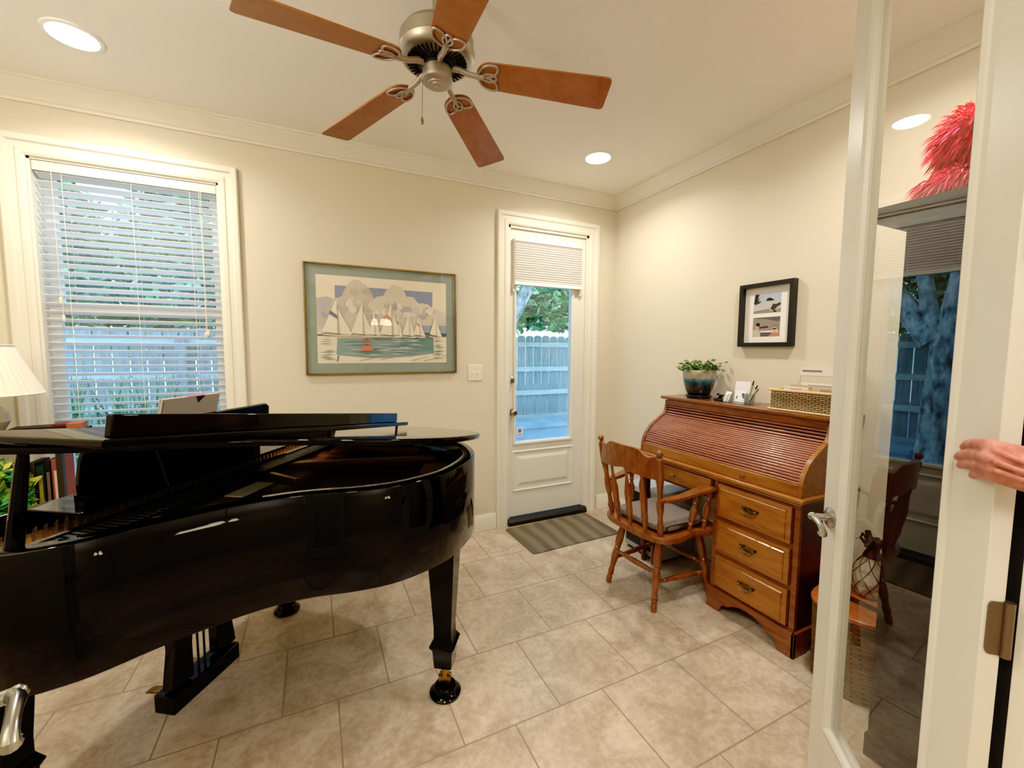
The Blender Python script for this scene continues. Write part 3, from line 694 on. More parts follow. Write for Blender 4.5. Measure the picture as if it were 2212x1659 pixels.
for zc, h in ((.612, .172), (.416, .172), (.222, .172)):
    y0, y1, z0_, z1_ = DY0+.032, -1.468, zc-h/2, zc+h/2
    mb = MB(); mb.box((-.462, y0, z0_), (-.44, y1, z1_))
    i = .022
    a = [(-.462, y0, z0_), (-.462, y1, z0_), (-.462, y1, z1_), (-.462, y0, z1_)]
    bq = [(-.473, y0+i, z0_+i), (-.473, y1-i, z0_+i), (-.473, y1-i, z1_-i), (-.473, y0+i, z1_-i)]
    bq0 = [(-.467, y0+i-.004, z0_+i-.004), (-.467, y1-i+.004, z0_+i-.004), (-.467, y1-i+.004, z1_-i+.004), (-.467, y0+i-.004, z1_-i+.004)]
    for k in range(4):
        mb.poly([a[k], a[(k+1) % 4], bq0[(k+1) % 4], bq0[k]]); mb.poly([bq0[k], bq0[(k+1) % 4], bq[(k+1) % 4], bq[k]])
    mb.poly(bq); d = mb.build('drawer', m_deskv, dk, angle=12)
    hb = MB(); pull(hb, (y0+y1)/2, zc+.005, -.473); hb.build('handle', m_brass, d)
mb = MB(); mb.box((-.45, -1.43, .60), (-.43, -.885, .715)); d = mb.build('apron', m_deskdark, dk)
mb = MB(); mb.box((-.458, -1.415, .612), (-.44, -.90, .705)); d = mb.build('drawer', m_deskv, dk, bevel=.004)
MB().lathe([(0, .006), (.008, .006), (.014, .012), (.02, .012), (.024, .006)], (-.458, -1.16, .658), (-1.458, -1.16, .658), seg=12).build('knob', m_desk, d)
lp = [(0, .017), (.03, .02), (.05, .014), (.10, .018), (.14, .026), (.16, .018), (.2, .024), (.22, .016), (.3, .018), (.38, .026), (.40, .018), (.43, .028), (.5, .028), (.6, .028)]
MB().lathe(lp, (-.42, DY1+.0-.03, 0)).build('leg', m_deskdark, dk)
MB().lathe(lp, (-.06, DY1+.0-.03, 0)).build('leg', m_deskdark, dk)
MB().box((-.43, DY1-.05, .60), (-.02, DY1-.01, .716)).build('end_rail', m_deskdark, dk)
# roll top
prof = catmull([(-.245, 1.075), (-.246, 1.045), (-.262, .995), (-.315, .958), (-.385, .912), (-.43, .855), (-.447, .80), (-.449, .749)], 5)
prof2 = [(x, z) for x, z, *_ in [tuple(p)+(0,) for p in prof]]
side = prof2 + [(-.02, .749), (-.02, 1.08)]
for y in (DY0, DY1-.022):
    MB().prism(side, y, y+.022, 'y').build('roll_side', m_desk if y > -1 else m_deskv, dk, bevel=.002)
# tambour slats
L = [0]
for a, b_ in zip(prof2, prof2[1:]): L.append(L[-1]+math.dist(a, b_))
def at(s):
    for i in range(len(L)-1):
        if L[i+1] >= s: t = (s-L[i])/(L[i+1]-L[i]); return (prof2[i][0]+(prof2[i+1][0]-prof2[i][0])*t, prof2[i][1]+(prof2[i+1][1]-prof2[i][1])*t)
    return prof2[-1]
mb = MB(); N = 21; s0, s1 = .035, L[-1]-.052
for i in range(N):
    a = Vector((*at(s0+(s1-s0)*i/N), 0)); b_ = Vector((*at(s0+(s1-s0)*(i+.86)/N), 0)); t = (b_-a).normalized(); n = Vector((t.y, -t.x, 0));
    if n.x > 0: n = -n
    off = n*-.016; h = n*.008
    P = [a+off-h*1.2, a+off, a+off+h*.8+t*.0015, a+off+h+t*.004, b_+off+h-t*.004, b_+off+h*.8-t*.0015, b_+off, b_+off-h*1.2]
    mb.prism([(p.x, p.y) for p in P], DY0+.022, DY1-.022, 'y')
mb.build('tambour', m_tamb, dk, angle=50)
mb = MB(); mb.prism([(x+.026, z) for x, z in prof2]+[(x+.03, z) for x, z in prof2[::-1]], DY0+.022, DY1-.022, 'y'); mb.build('tambour_backing', m_dark, dk)
ra = MB(); ra.box((-.449, DY0+.022, .749), (-.434, DY1-.022, .803)); rr2 = ra.build('lift_rail', m_deskv, dk, bevel=.003)
for y in (-1.60, -1.02): MB().lathe([(0, .006), (.008, .006), (.014, .011), (.02, .011), (.023, .005)], (-.449, y, .776), (-1.449, y, .776), seg=12).build('knob', m_desk, rr2)
MB().box((-.245, DY0+.0225, 1.04), (-.225, DY1-.0225, 1.082)).build('top_fascia', m_desk, dk, bevel=.002)
MB().box((-.268, DY0-.016, 1.082), (-.005, DY1+.02, 1.102)).build('top_board', m_desk, dk, bevel=.005, seg=3)
MB().box((-.03, DY0+.02, .749), (-.02, DY1-.02, 1.08)).build('back_panel', m_deskdark, dk)
ZT = 1.1025
# plant in glazed pot
px_, py_ = -.145, -1.045
m_pot = NT('glazed_pot'); tc = m_pot.new('ShaderNodeTexCoord'); sp = m_pot.new('ShaderNodeSeparateXYZ'); m_pot.link(tc.outputs['Object'], sp.inputs[0])
nn = m_pot.noise(30, 3); ad = m_pot.new('ShaderNodeMath', operation='MULTIPLY_ADD'); ad.inputs[1].default_value = .02; m_pot.link(nn.outputs[0], ad.inputs[0]); m_pot.link(sp.outputs['Z'], ad.inputs[2])
mr = m_pot.new('ShaderNodeMapRange'); mr.inputs['From Min'].default_value = ZT; mr.inputs['From Max'].default_value = ZT+.19
m_pot.link(ad.outputs[0], mr.inputs['Value']); rp = m_pot.ramp(mr.outputs[0], [(.0, '14181c'), (.45, '172229'), (.6, '1e3f48'), (.70, '39727a'), (.74, '9a9080'), (1., 'b5a48e')])
m_pot.link(rp.outputs[0], m_pot.b.inputs['Base Color']); m_pot.b.inputs['Roughness'].default_value = .12; m_pot.b.inputs['Coat Weight'].default_value = .6; m_pot = m_pot.m
po = thing('flower_pot', 'glazed flower pot shading from cream to dark teal with a small green plant', 'potted plant', (px_, py_, ZT))
pot = MB().lathe([(.018, .045), (.02, .062), (.03, .07), (.06, .084), (.11, .097), (.15, .1015), (.178, .102), (.182, .100), (.178, .095), (.16, .093), (.155, .0)], (px_, py_, ZT), seg=36)
pot.build('pot', m_pot, po); MB().lathe([(0, .066), (.004, .074), (.018, .081), (.022, .081), (.022, .076), (.008, .06), (.008, 0)], (px_, py_, ZT), seg=32).build('saucer', mat('saucer_glaze', '14272c', .15, coat=.5), po)
MB().lathe([(.158, .094), (.162, .05), (.163, 0)], (px_, py_, ZT)).build('soil', mat('soil', '2b1d14', .95), po)
mb = MB()
for i in range(95):
    a = random.uniform(0, 2*pi); r0 = random.uniform(0, .085); r1 = r0+random.uniform(.02, .085); h = random.uniform(.015, .075) - max(0, r1-.12)*.3
    c0 = Vector((px_+r0*cos(a), py_+r0*sin(a), ZT+.165)); c1 = Vector((px_+r1*cos(a)*.82, py_+r1*sin(a), ZT+.175+h))
    mb.tube([c0, (c0+c1)/2+Vector((0, 0, .012)), c1], .0012, 4, c='5c6b34')
    for k in range(4):
        b_ = a+random.uniform(-1.6, 1.6); l = random.uniform(.018, .032); d = Vector((cos(b_), sin(b_), random.uniform(-.5, .5))).normalized(); n = d.cross(Vector((0, 0, 1))).normalized()*l*.42; up = Vector((0, 0, .006))
        c = random.choice(['4e7a35', '6b9148', '39602a', '7fa35a', '2e4a24'])
        base_ = c0.lerp(c1, random.uniform(.5, 1))
        mb.poly([base_, base_+d*l*.5+n-up, base_+d*l, base_+d*l*.5-n-up], c)
mb.build('foliage', m_leafv, po)
# small black clip object
mb = MB(T(-.17, -1.215, ZT)); mb.box((-.018, -.022, 0), (.018, .022, .012)); mb.push(T(0, 0, .012) @ R(35, 'X')); mb.box((-.014, -.008, 0), (.014, .002, .035)); mb.pop()
mb.tube([(-.012, -.015, .034), (.0, .002, .042), (.012, .02, .036)], .006, 8)
tag(mb.build('desk_clip', m_blacksat, bevel=.002), 'small black clip lying between the pot and the card holder', 'clip')
# acrylic organiser with cards
m_acr = glass('clear_acrylic', 'eef2f0', 1.0)
og = thing('desk_organizer', 'clear acrylic organiser with pen cup and card slots on the desk top', 'desk organiser', (-.15, -1.34, ZT))
mb = MB(); mb.box((-.215, -1.43, ZT), (-.09, -1.245, ZT+.004)); mb.prism([(-.21, ZT+.004), (-.165, ZT+.004), (-.165, ZT+.045), (-.17, ZT+.045)], -1.30, -1.25, 'y'); mb.box((-.125, -1.37, ZT+.004), (-.122, -1.25, ZT+.06))
mb.build('tray', m_acr, og)
mb = MB(); mb.lathe([(0, .026), (.055, .030), (.055, .028), (.002, .024)], (-.15, -1.40, ZT+.004)); mb.build('pen_cup', m_acr, og)
def card(name, label, cat, y, x, w_, h, tilt, c, marks=(), g=None):
    mb = MB(T(x, y, ZT+.0055) @ R(tilt, 'Y')); mb.box((-.0012, -w_/2, 0), (.0012, w_/2, h), c)
    for a, b_, a2, b2, cc in marks: mb.box((-.0018, -w_/2+a*w_, b_*h), (-.0012, -w_/2+a2*w_, b2*h), cc)
    return tag(mb.build(name, m_print), label, cat, g)
card('note_card', 'tall blank white card standing at the back of the organiser', 'card', -1.315, -.105, .095, .118, 8, 'ece6ee')
card('business_card', 'small white card with a dark printed line leaning leftmost in the organiser', 'card', -1.275, -.185, .035, .062, 28, 'f0ecea', [(.15, .1, .5, .16, '333333'), (.3, .2, .42, .8, '8a8a90')])
card('business_card', 'white card with a black flower drawing in front of the blank card', 'card', -1.335, -.15, .07, .068, 14, 'efeaea', [(.72, .25, .80, .5, '2a2a2a'), (.08, .3, .14, .7, '777777'), (.1, .35, .2, .6, '1c1c1c'), (.02, .42, .28, .5, '1c1c1c'), (.2, .55, .32, .78, '1c1c1c')])
for i, (nm, lab, p0, p1, c, tipc) in enumerate((('pen', 'green pen with dark cap standing in the clear cup', (-.152, -1.395, ZT+.008), (-.14, -1.415, ZT+.135), '8a9a5c', '202018'),
     ('pen', 'white pen leaning to the right in the clear cup', (-.15, -1.39, ZT+.008), (-.15, -1.445, ZT+.11), 'ece9e6', '2a2020'),
     ('pencil', 'thin dark red pencil leaning in the clear cup', (-.142, -1.395, ZT+.008), (-.13, -1.438, ZT+.09), '9a5a44', '3a2018'))):
    mb = MB(); a, b_ = Vector(p0), Vector(p1); mb.tube([a, a.lerp(b_, .8)], .0042 if i < 2 else .003, 8, c=c); mb.tube([a.lerp(b_, .8), b_], [.0046 if i < 2 else .003, .003], 8, c=tipc)
    tag(mb.build(nm, m_books), lab, 'pen' if i < 2 else 'pencil')
# wicker basket
def wicker(name, c1, c2, dark, s=1.):
    t = NT(name); tc = t.new('ShaderNodeTexCoord'); sp = t.new('ShaderNodeSeparateXYZ'); t.link(tc.outputs['Object'], sp.inputs[0])
    cb = t.new('ShaderNodeCombineXYZ'); ad = t.new('ShaderNodeMath', operation='ADD'); t.link(sp.outputs['X'], ad.inputs[0]); t.link(sp.outputs['Y'], ad.inputs[1])
    t.link(ad.outputs[0], cb.inputs[0]); t.link(sp.outputs['Z'], cb.inputs[1])
    b = t.new('ShaderNodeTexBrick'); b.offset = .5; b.inputs['Scale'].default_value = 1; b.inputs['Brick Width'].default_value = .030*s; b.inputs['Row Height'].default_value = .009*s
    b.inputs['Mortar Size'].default_value = .0021*s; b.inputs['Mortar Smooth'].default_value = .3; b.inputs['Color1'].default_value = lin(c1); b.inputs['Color2'].default_value = lin(c2); b.inputs['Mortar'].default_value = lin(dark)
    t.link(cb.outputs[0], b.inputs['Vector']); t.link(b.outputs['Color'], t.b.inputs['Base Color']); t.b.inputs['Roughness'].default_value = .6
    iv = t.new('ShaderNodeMath', operation='SUBTRACT'); iv.inputs[0].default_value = 1; t.link(b.outputs['Fac'], iv.inputs[1]); t.bump(iv.outputs[0], .9, .004); return t.m
m_wick = wicker('basket_wicker', 'c9ab78', 'b0905c', '2c170b')
m_rim = mat('basket_rim', 'd6ba82', .5, bump=(200, .3, .002))
bk = thing('wicker_basket', 'tan wicker divided basket full of envelopes on the right of the desk top', 'basket', (-.14, -1.72, ZT))
BX0, BX1, BY0, BY1, BH = -.25, -.045, -1.875, -1.575, .105
mb = MB()
for r0, r1, z0_, z1_ in ((0, 0, ZT, ZT+BH),):
    mb.sweep([(0, 0), (0, BH), (-.008, BH), (-.008, 0)], [(BX0+.008, BY0+.008, ZT), (BX1-.008, BY0+.008, ZT), (BX1-.008, BY1-.008, ZT), (BX0+.008, BY1-.008, ZT)], (0, 0, 1), closed=True)
mb.box((BX0+.006, BY0+.006, ZT), (BX1-.006, BY1-.006, ZT+.005)); mb.build('body', m_wick, bk)
mb = MB(); pa = [(x, y, ZT+BH) for x, y in rrect(BX0-.003, BY0-.003, BX1+.003, BY1+.003, .015, 4)]; mb.tube(pa, .0065, 8, closed=True); mb.tube([(x, y, ZT+.006) for x, y, z in pa], .005, 8, closed=True); mb.build('rim', m_rim, bk)
MB().box((BX0+.012, -1.730, ZT+.01), (-.13, -1.722, ZT+BH+.004)).box((-.134, BY0+.012, ZT+.01), (-.126, BY1-.012, ZT+BH+.004)).build('divider', m_rim, bk)
for i, (lab, x, y0, y1, h, c, mk) in enumerate((('white envelope with a pink edge in the front left basket section', -.165, -1.72, -1.60, .122, 'e8dcd6', 'e59ab0'), ('cream envelope in the front right basket section', -.175, -1.86, -1.745, .128, 'cbbb9c', 'a89878'),
    ('long white folder along the back of the basket', -.085, -1.865, -1.64, .14, 'ece8e2', '8f867c'), ('kraft brown paper behind the envelopes', -.11, -1.86, -1.60, .128, 'c7a982', 'a98c66'))):
    mb = MB(); mb.box((x-.002, y0, ZT+.006), (x+.002, y1, ZT+h), c); mb.box((x-.0026, y0+.03, ZT+h-.028), (x-.002, y1-.035, ZT+h-.01), mk)
    tag(mb.build('envelope', m_print), lab, 'envelope')
tag(MB().box((-.03, -1.885, ZT), (-.006, -1.60, ZT+.195), 'd8bf98').build('file_folder', m_print), 'large tan folder standing against the wall behind the basket', 'folder')
mb = MB(T(-.034, -1.66, ZT+.07)); mb.box((-.004, -.12, .105), (.003, .055, .15), 'e6dccd'); mb.box((-.005, -.05, .125), (-.004, .045, .135), '8a7a6a'); mb.box((-.003, -.12, -.07), (.003, .05, .105), 'd9cbb4')
tag(mb.build('paper_pad', m_print), 'white paper pad sticking up behind the basket', 'paper')

# device under the desk
pc = thing('office_printer', 'grey and black box shaped office machine standing under the left end of the desk', 'printer', (-.2, -.8, 0))
PX0, PX1, PY0, PY1 = -.40, -.06, -.995, -.665
MB().box((PX0+.006, PY0, 0.02), (PX1, PY1, .43)).build('body', mat('printer_grey', '9aa0a2', .45), pc, bevel=.006)
MB().box((PX0-.004, PY0-.004, .432), (PX1, PY1+.004, .475)).build('lid', mat('printer_lid', 'b9c2c6', .4), pc, bevel=.005)
MB().box((PX0, PY0+.01, .30), (PX0+.01, PY1-.01, .43)).build('front_panel', m_blacksat, pc, bevel=.002)
MB().box((PX0, PY0+.02, .06), (PX0+.012, PY1-.02, .22)).build('paper_tray', m_blacksat, pc, bevel=.002)
MB().box((PX0-.002, PY0+.02, .235), (PX0+.008, PY1-.02, .26)).build('silver_strip', m_chrome, pc)
MB().box((PX0+.02, PY0+.02, 0), (PX1-.02, PY1-.02, .02)).build('foot', m_blacksat, pc)
# ------------------------------------------------------------------ chair
CH = T(-.60, -1.185, 0) @ R(3, 'Z')
ch = thing('captains_chair', 'turned maple armchair with spindle back and ball finials pulled up to the desk', 'chair', (-.6, -1.185, 0))
seat = [(-.245, -.06), (-.235, -.15), (-.19, -.225), (-.10, -.25), (.0, -.237), (.06, -.243), (.12, -.262), (.19, -.25), (.225, -.18), (.235, -.08), (.238, 0)]
pts = [(a, b) for a, b, _ in [tuple(p)+(0,) for p in catmull(seat, 3)]]
full = pts+[(a, -b) for a, b in pts[::-1][1:]]
mb = MB(CH); n = len(full)
rings = [[(a*s, b*s, z) for a, b in full] for s, z in ((.90, .392), (.985, .400), (1., .412), (1., .424), (.985, .432), (.9, .434), (.75, .426), (.4, .420))]
vs = [[mb.v(p) for p in r] for r in rings]
for A_, B_ in zip(vs, vs[1:]):
    for k in range(n): mb.face([A_[k], A_[(k+1) % n], B_[(k+1) % n], B_[k]])
mb.face(vs[0][::-1]); mb.face(vs[-1]); mb.build('seat', m_chair, ch)
legp = [(0, .014), (.05, .017), (.10, .016), (.13, .0125), (.14, .018), (.155, .018), (.165, .013), (.18, .018), (.20, .018), (.25, .014), (.40, .021), (.50, .021), (.55, .016), (.57, .021), (.59, .0155), (.61, .02), (.68, .0225), (.8, .021), (.92, .015), (1, .013)]
feet = [(-.205, .185, -.135, .13), (-.19, -.16, -.13, -.13), (.195, -.215, .14, -.165), (.20, .21, .14, .165)]
for fx, fy, tx, ty in feet: MB(CH).lathe([(t, r) for t, r in legp], (fx, fy, 0), (tx, ty, .398), seg=16).build('leg', m_chair, ch)
strp = [(0, .008), (.05, .009), (.12, .012), (.14, .008), (.16, .013), (.18, .009), (.22, .013), (.5, .0165), (.78, .013), (.82, .009), (.84, .013), (.86, .008), (.88, .012), (.95, .009), (1, .008)]
lp = lambda i, z: (feet[i][0]+(feet[i][2]-feet[i][0])*z/.398, feet[i][1]+(feet[i][3]-feet[i][1])*z/.398, z)
for a, b_, za, zb in ((1, 2, .155, .155), (0, 3, .155, .155), (0, 1, .20, .20), (2, 3, .20, .2)): MB(CH).lathe(strp, lp(a, za), lp(b_, zb), seg=14).build('stretcher', m_chair, ch)
postp = [(0, .012), (.06, .016), (.11, .019), (.16, .014), (.25, .0125), (.33, .019), (.42, .0195), (.47, .014), (.5, .013), (.58, .015), (.66, .0185), (.68, .021), (.95, .0205), (.97, .012), (.975, .012)]
for s in (1, -1):
    a, b_ = (-.185, s*.185, .43), (-.252, s*.222, .882)
    o = MB(CH).lathe(postp, a, b_, seg=16).build('back_post', m_chair, ch)
    MB(CH).sphere((-.2545, s*.2232, .888), .0185).build('finial', m_chair, o)
spp = [(0, .009), (.06, .011), (.22, .018), (.28, .0195), (.30, .017), (.56, .020), (.58, .019), (.64, .016), (.80, .008), (1, .007)]
for y in (-.105, -.002, .10):
    bx = -.218+.12*abs(y)**1.2
    MB(CH).lathe(spp, (bx, y, .43), (-.268+.1*y*y, y*1.15, .77), seg=14).build('spindle', m_chair, ch)
# crest rail
mb = MB(CH); rows = []
def zt(s): a = abs(s); return .872 if a > .93 else (.862+.0*a if a > .72 else (.893 if a < .45 else .893-.028*(a-.45)/.27))
def zb(s): a = abs(s); return .748+.028*max(0, 1-abs(a-.0)/.42)+(.0 if a < .75 else -.006)
for i in range(25):
    s = -1+2*i/24; y = s*.212; x = -.245-.038*(1-s*s)
    ztv = .862+.034*(1/(1+math.exp((abs(s)-.62)*22)))+.012*max(0, (abs(s)-.8)/.2)
    zbv = .752+.018*max(0, 1-abs(abs(s)-.0)/.4)-.004*(abs(s) > .6)
    rows.append([mb.v((x-.011, y, zbv)), mb.v((x+.011, y, zbv)), mb.v((x+.007-.006, y, ztv)), mb.v((x-.013-.004, y, ztv))])
for A_, B_ in zip(rows, rows[1:]):
    for k in range(4): mb.face([A_[k], A_[(k+1) % 4], B_[(k+1) % 4], B_[k]])
mb.face(rows[0]); mb.face(rows[-1][::-1]); mb.build('crest_rail', m_chair, ch, bevel=.004, angle=25)
asp = [(0, .009), (.1, .013), (.18, .010), (.2, .015), (.24, .011), (.3, .015), (.5, .020), (.62, .014), (.7, .010), (.74, .015), (.78, .011), (.86, .015), (.95, .013), (1, .01)]
for s in (1, -1):
    mb = MB(CH); path = [(-.225, s*.205, .636, .017), (-.17, s*.214, .631, .020), (-.09, s*.228, .636, .024), (.0, s*.243, .655, .028), (.07, s*.25, .663, .034), (.125, s*.252, .663, .037), (.15, s*.252, .660, .030)]
    rows = []
    for x, y, z, w_ in path: rows.append([mb.v((x, y-w_, z-.011)), mb.v((x, y+w_, z-.011)), mb.v((x, y+w_, z+.011)), mb.v((x, y-w_, z+.011))])
    for A_, B_ in zip(rows, rows[1:]):
        for k in range(4): mb.face([A_[k], A_[(k+1) % 4], B_[(k+1) % 4], B_[k]])
    mb.face(rows[0]); mb.face(rows[-1][::-1]); mb.build('armrest', m_chair, ch, bevel=.005)
    MB(CH).lathe(asp, (.00, s*.215, .43), (.02, s*.243, .648), seg=14).build('arm_support', m_chair, ch)
    MB(CH).lathe(asp, (.10, s*.225, .43), (.115, s*.25, .655), seg=14).build('arm_support', m_chair, ch)
# cushion
m_cush = NT('ribbed_cushion'); wv = m_cush.new('ShaderNodeTexWave'); wv.inputs['Scale'].default_value = 22; wv.inputs['Distortion'].default_value = 1; wv.bands_direction = 'Y'
tc = m_cush.new('ShaderNodeTexCoord'); m_cush.link(tc.outputs['Object'], wv.inputs[0]); rr_ = m_cush.ramp(wv.outputs[0], [(.1, '4b4038'), (.6, '8a7c72')]); m_cush.link(rr_.outputs[0], m_cush.b.inputs['Base Color']); m_cush.b.inputs['Roughness'].default_value = .9; m_cush.bump(wv.outputs[0], .5, .004); m_cush = m_cush.m
mb = MB(CH); full = [(x, y) for x, y in rrect(-.17, -.185, .195, .185, .07, 6)]; n = len(full)
rings = [[(a*s, b*s, z) for a, b in full] for s, z in ((.95, .4345), (1., .442), (1.01, .455), (.985, .468), (.93, .474), (.6, .477))]
vs = [[mb.v(p) for p in r] for r in rings]
for A_, B_ in zip(vs, vs[1:]):
    for k in range(n): mb.face([A_[k], A_[(k+1) % n], B_[(k+1) % n], B_[k]])
mb.face(vs[0][::-1]); mb.face(vs[-1]); tag(mb.build('seat_cushion', m_cush), 'grey brown ribbed cushion lying on the armchair seat', 'cushion')

# ------------------------------------------------------------------ hamper, pineapple, cabinet
m_wick2 = wicker('hamper_wicker', '8a6a3e', '6b4a28', '1e1008', 1.1)
hp = thing('wicker_hamper', 'low wicker hamper with orange wooden lid between desk and dark cabinet', 'hamper', (-.26, -2.06, 0))
hx = catmull([(-.03, -1.93), (-.25, -1.915), (-.43, -1.935), (-.495, -1.985), (-.515, -2.07), (-.50, -2.155), (-.44, -2.205), (-.25, -2.215), (-.03, -2.21)], 5)
hx = [(a, b) for a, b, *_ in [tuple(p)+(0,) for p in hx]]
cxh, cyh = -.25, -2.065
sc_ = lambda s: [(cxh+(a-cxh)*s, cyh+(b-cyh)*s) for a, b in hx]
mb = MB(); A_ = [mb.v((a, b, .0)) for a, b in sc_(.93)]; B_ = [mb.v((a, b, .33)) for a, b in sc_(.97)]; n = len(A_)
for k in range(n): mb.face([A_[k], A_[(k+1) % n], B_[(k+1) % n], B_[k]])
mb.face(A_[::-1]); mb.face(B_); mb.build('body', m_wick2, hp)
m_lid = wood('hamper_lid', '7a3a18', 'a35529', 'b96a38', .35, (6, 2, 6), .3, 8)
MB().prism(hx, .333, .352).build('lid', m_lid, hp, bevel=.004)
MB().box((-.375, -2.20, .352), (-.335, -1.93, .3545)).build('lid_band', m_blacksat, hp)
pn = thing('pineapple_lantern', 'pineapple shaped lantern of pale panes in dark metal with curled leaves on the hamper', 'lantern', (-.295, -2.07, .355))
PP = (-.245, -2.065, .3525)
bod = [(0, .045), (.012, .058), (.05, .070), (.09, .068), (.13, .055), (.16, .036), (.175, .026)]
m_shell = mat('capiz_panes', 'bba995', .35, var=(28, '80705c'), coat=.3)
MB().lathe(bod, PP, seg=28).build('body', m_shell, pn)
mb = MB()
def rad(z):
    for (a, r), (b_, q) in zip(bod, bod[1:]):
        if a <= z <= b_: return r+(q-r)*(z-a)/(b_-a)
    return .026
for k in range(8):
    for s in (1, -1):
        mb.tube([(PP[0]+(rad(z)+.001)*cos(2*pi*k/8+s*z*9), PP[1]+(rad(z)+.001)*sin(2*pi*k/8+s*z*9), PP[2]+z) for z in [.175*i/9 for i in range(10)]], .0017, 5)
mb.tube([(PP[0]+.046*cos(t*pi/10), PP[1]+.046*sin(t*pi/10), PP[2]+.004) for t in range(20)], .004, 6, closed=True)
mb.build('wire_frame', m_blacksat, pn)
mb = MB(); mb.lathe([(.17, .034), (.185, .03), (.20, .022), (.215, .018)], PP)
for k in range(9):
    a = 2*pi*k/9+.3; d = Vector((cos(a), sin(a), 0)); n = Vector((-sin(a), cos(a), 0)); o = Vector(PP)
    rise = .085 if k % 2 else .055; out = .052 if k % 2 else .062
    pts = [o+Vector((0, 0, .185))+d*.012, o+d*.022+Vector((0, 0, .185+rise*.55)), o+d*out*.75+Vector((0, 0, .185+rise)), o+d*out+Vector((0, 0, .185+rise*.7))]
    wds = [.010, .017, .012, .001]; prev = None
    for p, w_ in zip(pts, wds):
        cur = [mb.v(p-n*w_), mb.v(p+Vector((0, 0, .003))), mb.v(p+n*w_)]
        if prev: mb.face([prev[0], prev[1], cur[1], cur[0]]); mb.face([prev[1], prev[2], cur[2], cur[1]])
        prev = cur
mb.build('leaf_crown', mat('dark_iron_leaf', '1d1714', .5, .6), pn)
m_esp = mat('espresso_paint', '060504', .5, spec=.2)
cb = thing('tall_cabinet', 'tall dark cabinet with overhanging cornice standing behind the glass door leaf', 'cabinet', (-.35, -2.48, 0))
CX, CY, CT = -.69, -2.275, 1.79
MB().box((CX, -2.685, .08), (-.012, CY, CT)).build('case', m_esp, cb, bevel=.002)
MB().box((CX-.01, -2.685, 0), (-.012, CY+.005, .08)).build('plinth', m_esp, cb, bevel=.002)
MB().sweep([(0, 0), (.008, 0), (.02, .018), (.055, .022), (.055, .072), (0, .072)], [(-.012, CY, CT), (CX, CY, CT), (CX, -2.685, CT)], (0, 0, 1)).box((CX, -2.685, CT), (-.012, CY, CT+.072)).build('cornice', m_esp, cb)
for y0 in (-2.675, -2.48):
    d = MB().box((CX-.016, y0, .12), (CX, y0+.19, 1.73)).build('door', m_esp, cb, bevel=.002)
    MB().sphere((CX-.026, -2.498 if y0 < -2.5 else -2.465, .95), .012).build('knob', m_brass, d)
m_feather = vcol('feather', .8)
mb = MB()
for i in range(4200):
    top = random.random() < .55
    c0 = Vector((-.52, -2.36, 2.07)) if top else Vector((-.55, -2.35, 1.93))
    rr = Vector((.09, .09, .10)) if top else Vector((.10, .10, .045))
    u = Vector((random.gauss(0, 1), random.gauss(0, 1), random.gauss(0, 1))).normalized()
    o = c0+Vector((u.x*rr.x, u.y*rr.y, u.z*rr.z))*random.uniform(.6, 1)
    d = (u+Vector((-.2, .35, -.25))*random.random()).normalized(); l = random.uniform(.02, .05)
    c = random.choice(['ee1446', 'ff2a5c', 'd00a34', 'ff4a74', 'e01840', 'b80828', 'ff6a8c'])
    prev = None; n = d.cross(Vector((random.gauss(0, 1), random.gauss(0, 1), random.gauss(0, 1)))).normalized()
    for k in range(4):
        w_ = [.001, .0028, .002, .0003][k]; q_ = o+d*l*k/3+Vector((0, 0, -.028*(k/3)**2)); q_.z = max(q_.z, 1.865)
        cur = [mb.v(q_-n*w_), mb.v(q_+n*w_)]
        if prev: mb.face([prev[0], prev[1], cur[1], cur[0]], c)
        prev = cur
mb.sphere((-.52, -2.345, 2.06), .08, 'b81c34'); mb.sphere((-.55, -2.34, 1.92), .085, 'c02038', sc=(1, 1, .6))
tag(mb.build('feather_boa', m_feather), 'bright pinkish red feather boa heaped on top of the tall dark cabinet', 'feather boa')
# ------------------------------------------------------------------ grand piano  (local x = keyboard to tail, y = treble to bass)
PA = radians(33.5)
PM = Matrix(((cos(PA), sin(PA), 0, 0), (-sin(PA), cos(PA), 0, 0), (0, 0, 1, 0), (0, 0, 0, 1)))
pia = thing('grand_piano', 'glossy black baby grand piano with slightly raised lid', 'piano', tuple(PM @ Vector((-1.5, -2.35, 0))))
ZR, ZBT = .955, .62
ctrl = [(-1.98, -3.12), (-1.75, -3.12), (-1.60, -3.108), (-1.49, -3.03), (-1.40, -2.885), (-1.29, -2.745), (-1.18, -2.655), (-1.04, -2.592), (-.94, -2.53), (-.865, -2.448), (-.80, -2.335), (-.77, -2.18), (-.775, -2.05), (-.81, -1.95), (-.87, -1.855), (-.96, -1.76), (-1.08, -1.67), (-1.22, -1.615), (-1.4, -1.60), (-1.7, -1.60), (-1.98, -1.60)]
RIM = [(p[0], p[1]) for p in catmull(ctrl, 6)]
def offset(pts, d):
    out = []; n = len(pts)
    for i in range(n):
        a = Vector(pts[max(i-1, 0)]); b_ = Vector(pts[min(i+1, n-1)]); t = (b_-a).normalized(); out.append((pts[i][0]-t.y*d, pts[i][1]+t.x*d))
    return out
INN = offset(RIM, .052)
mb = MB(PM); n = len(RIM)
secs = [(RIM, ZBT+.004), (RIM, ZR-.004), (offset(RIM, .004), ZR), (offset(RIM, .048), ZR), (INN, ZR-.004), (INN, ZBT+.004), (offset(RIM, .048), ZBT), (offset(RIM, .004), ZBT)]
V_ = [[mb.v((a, b_, z)) for a, b_ in s] for s, z in secs]
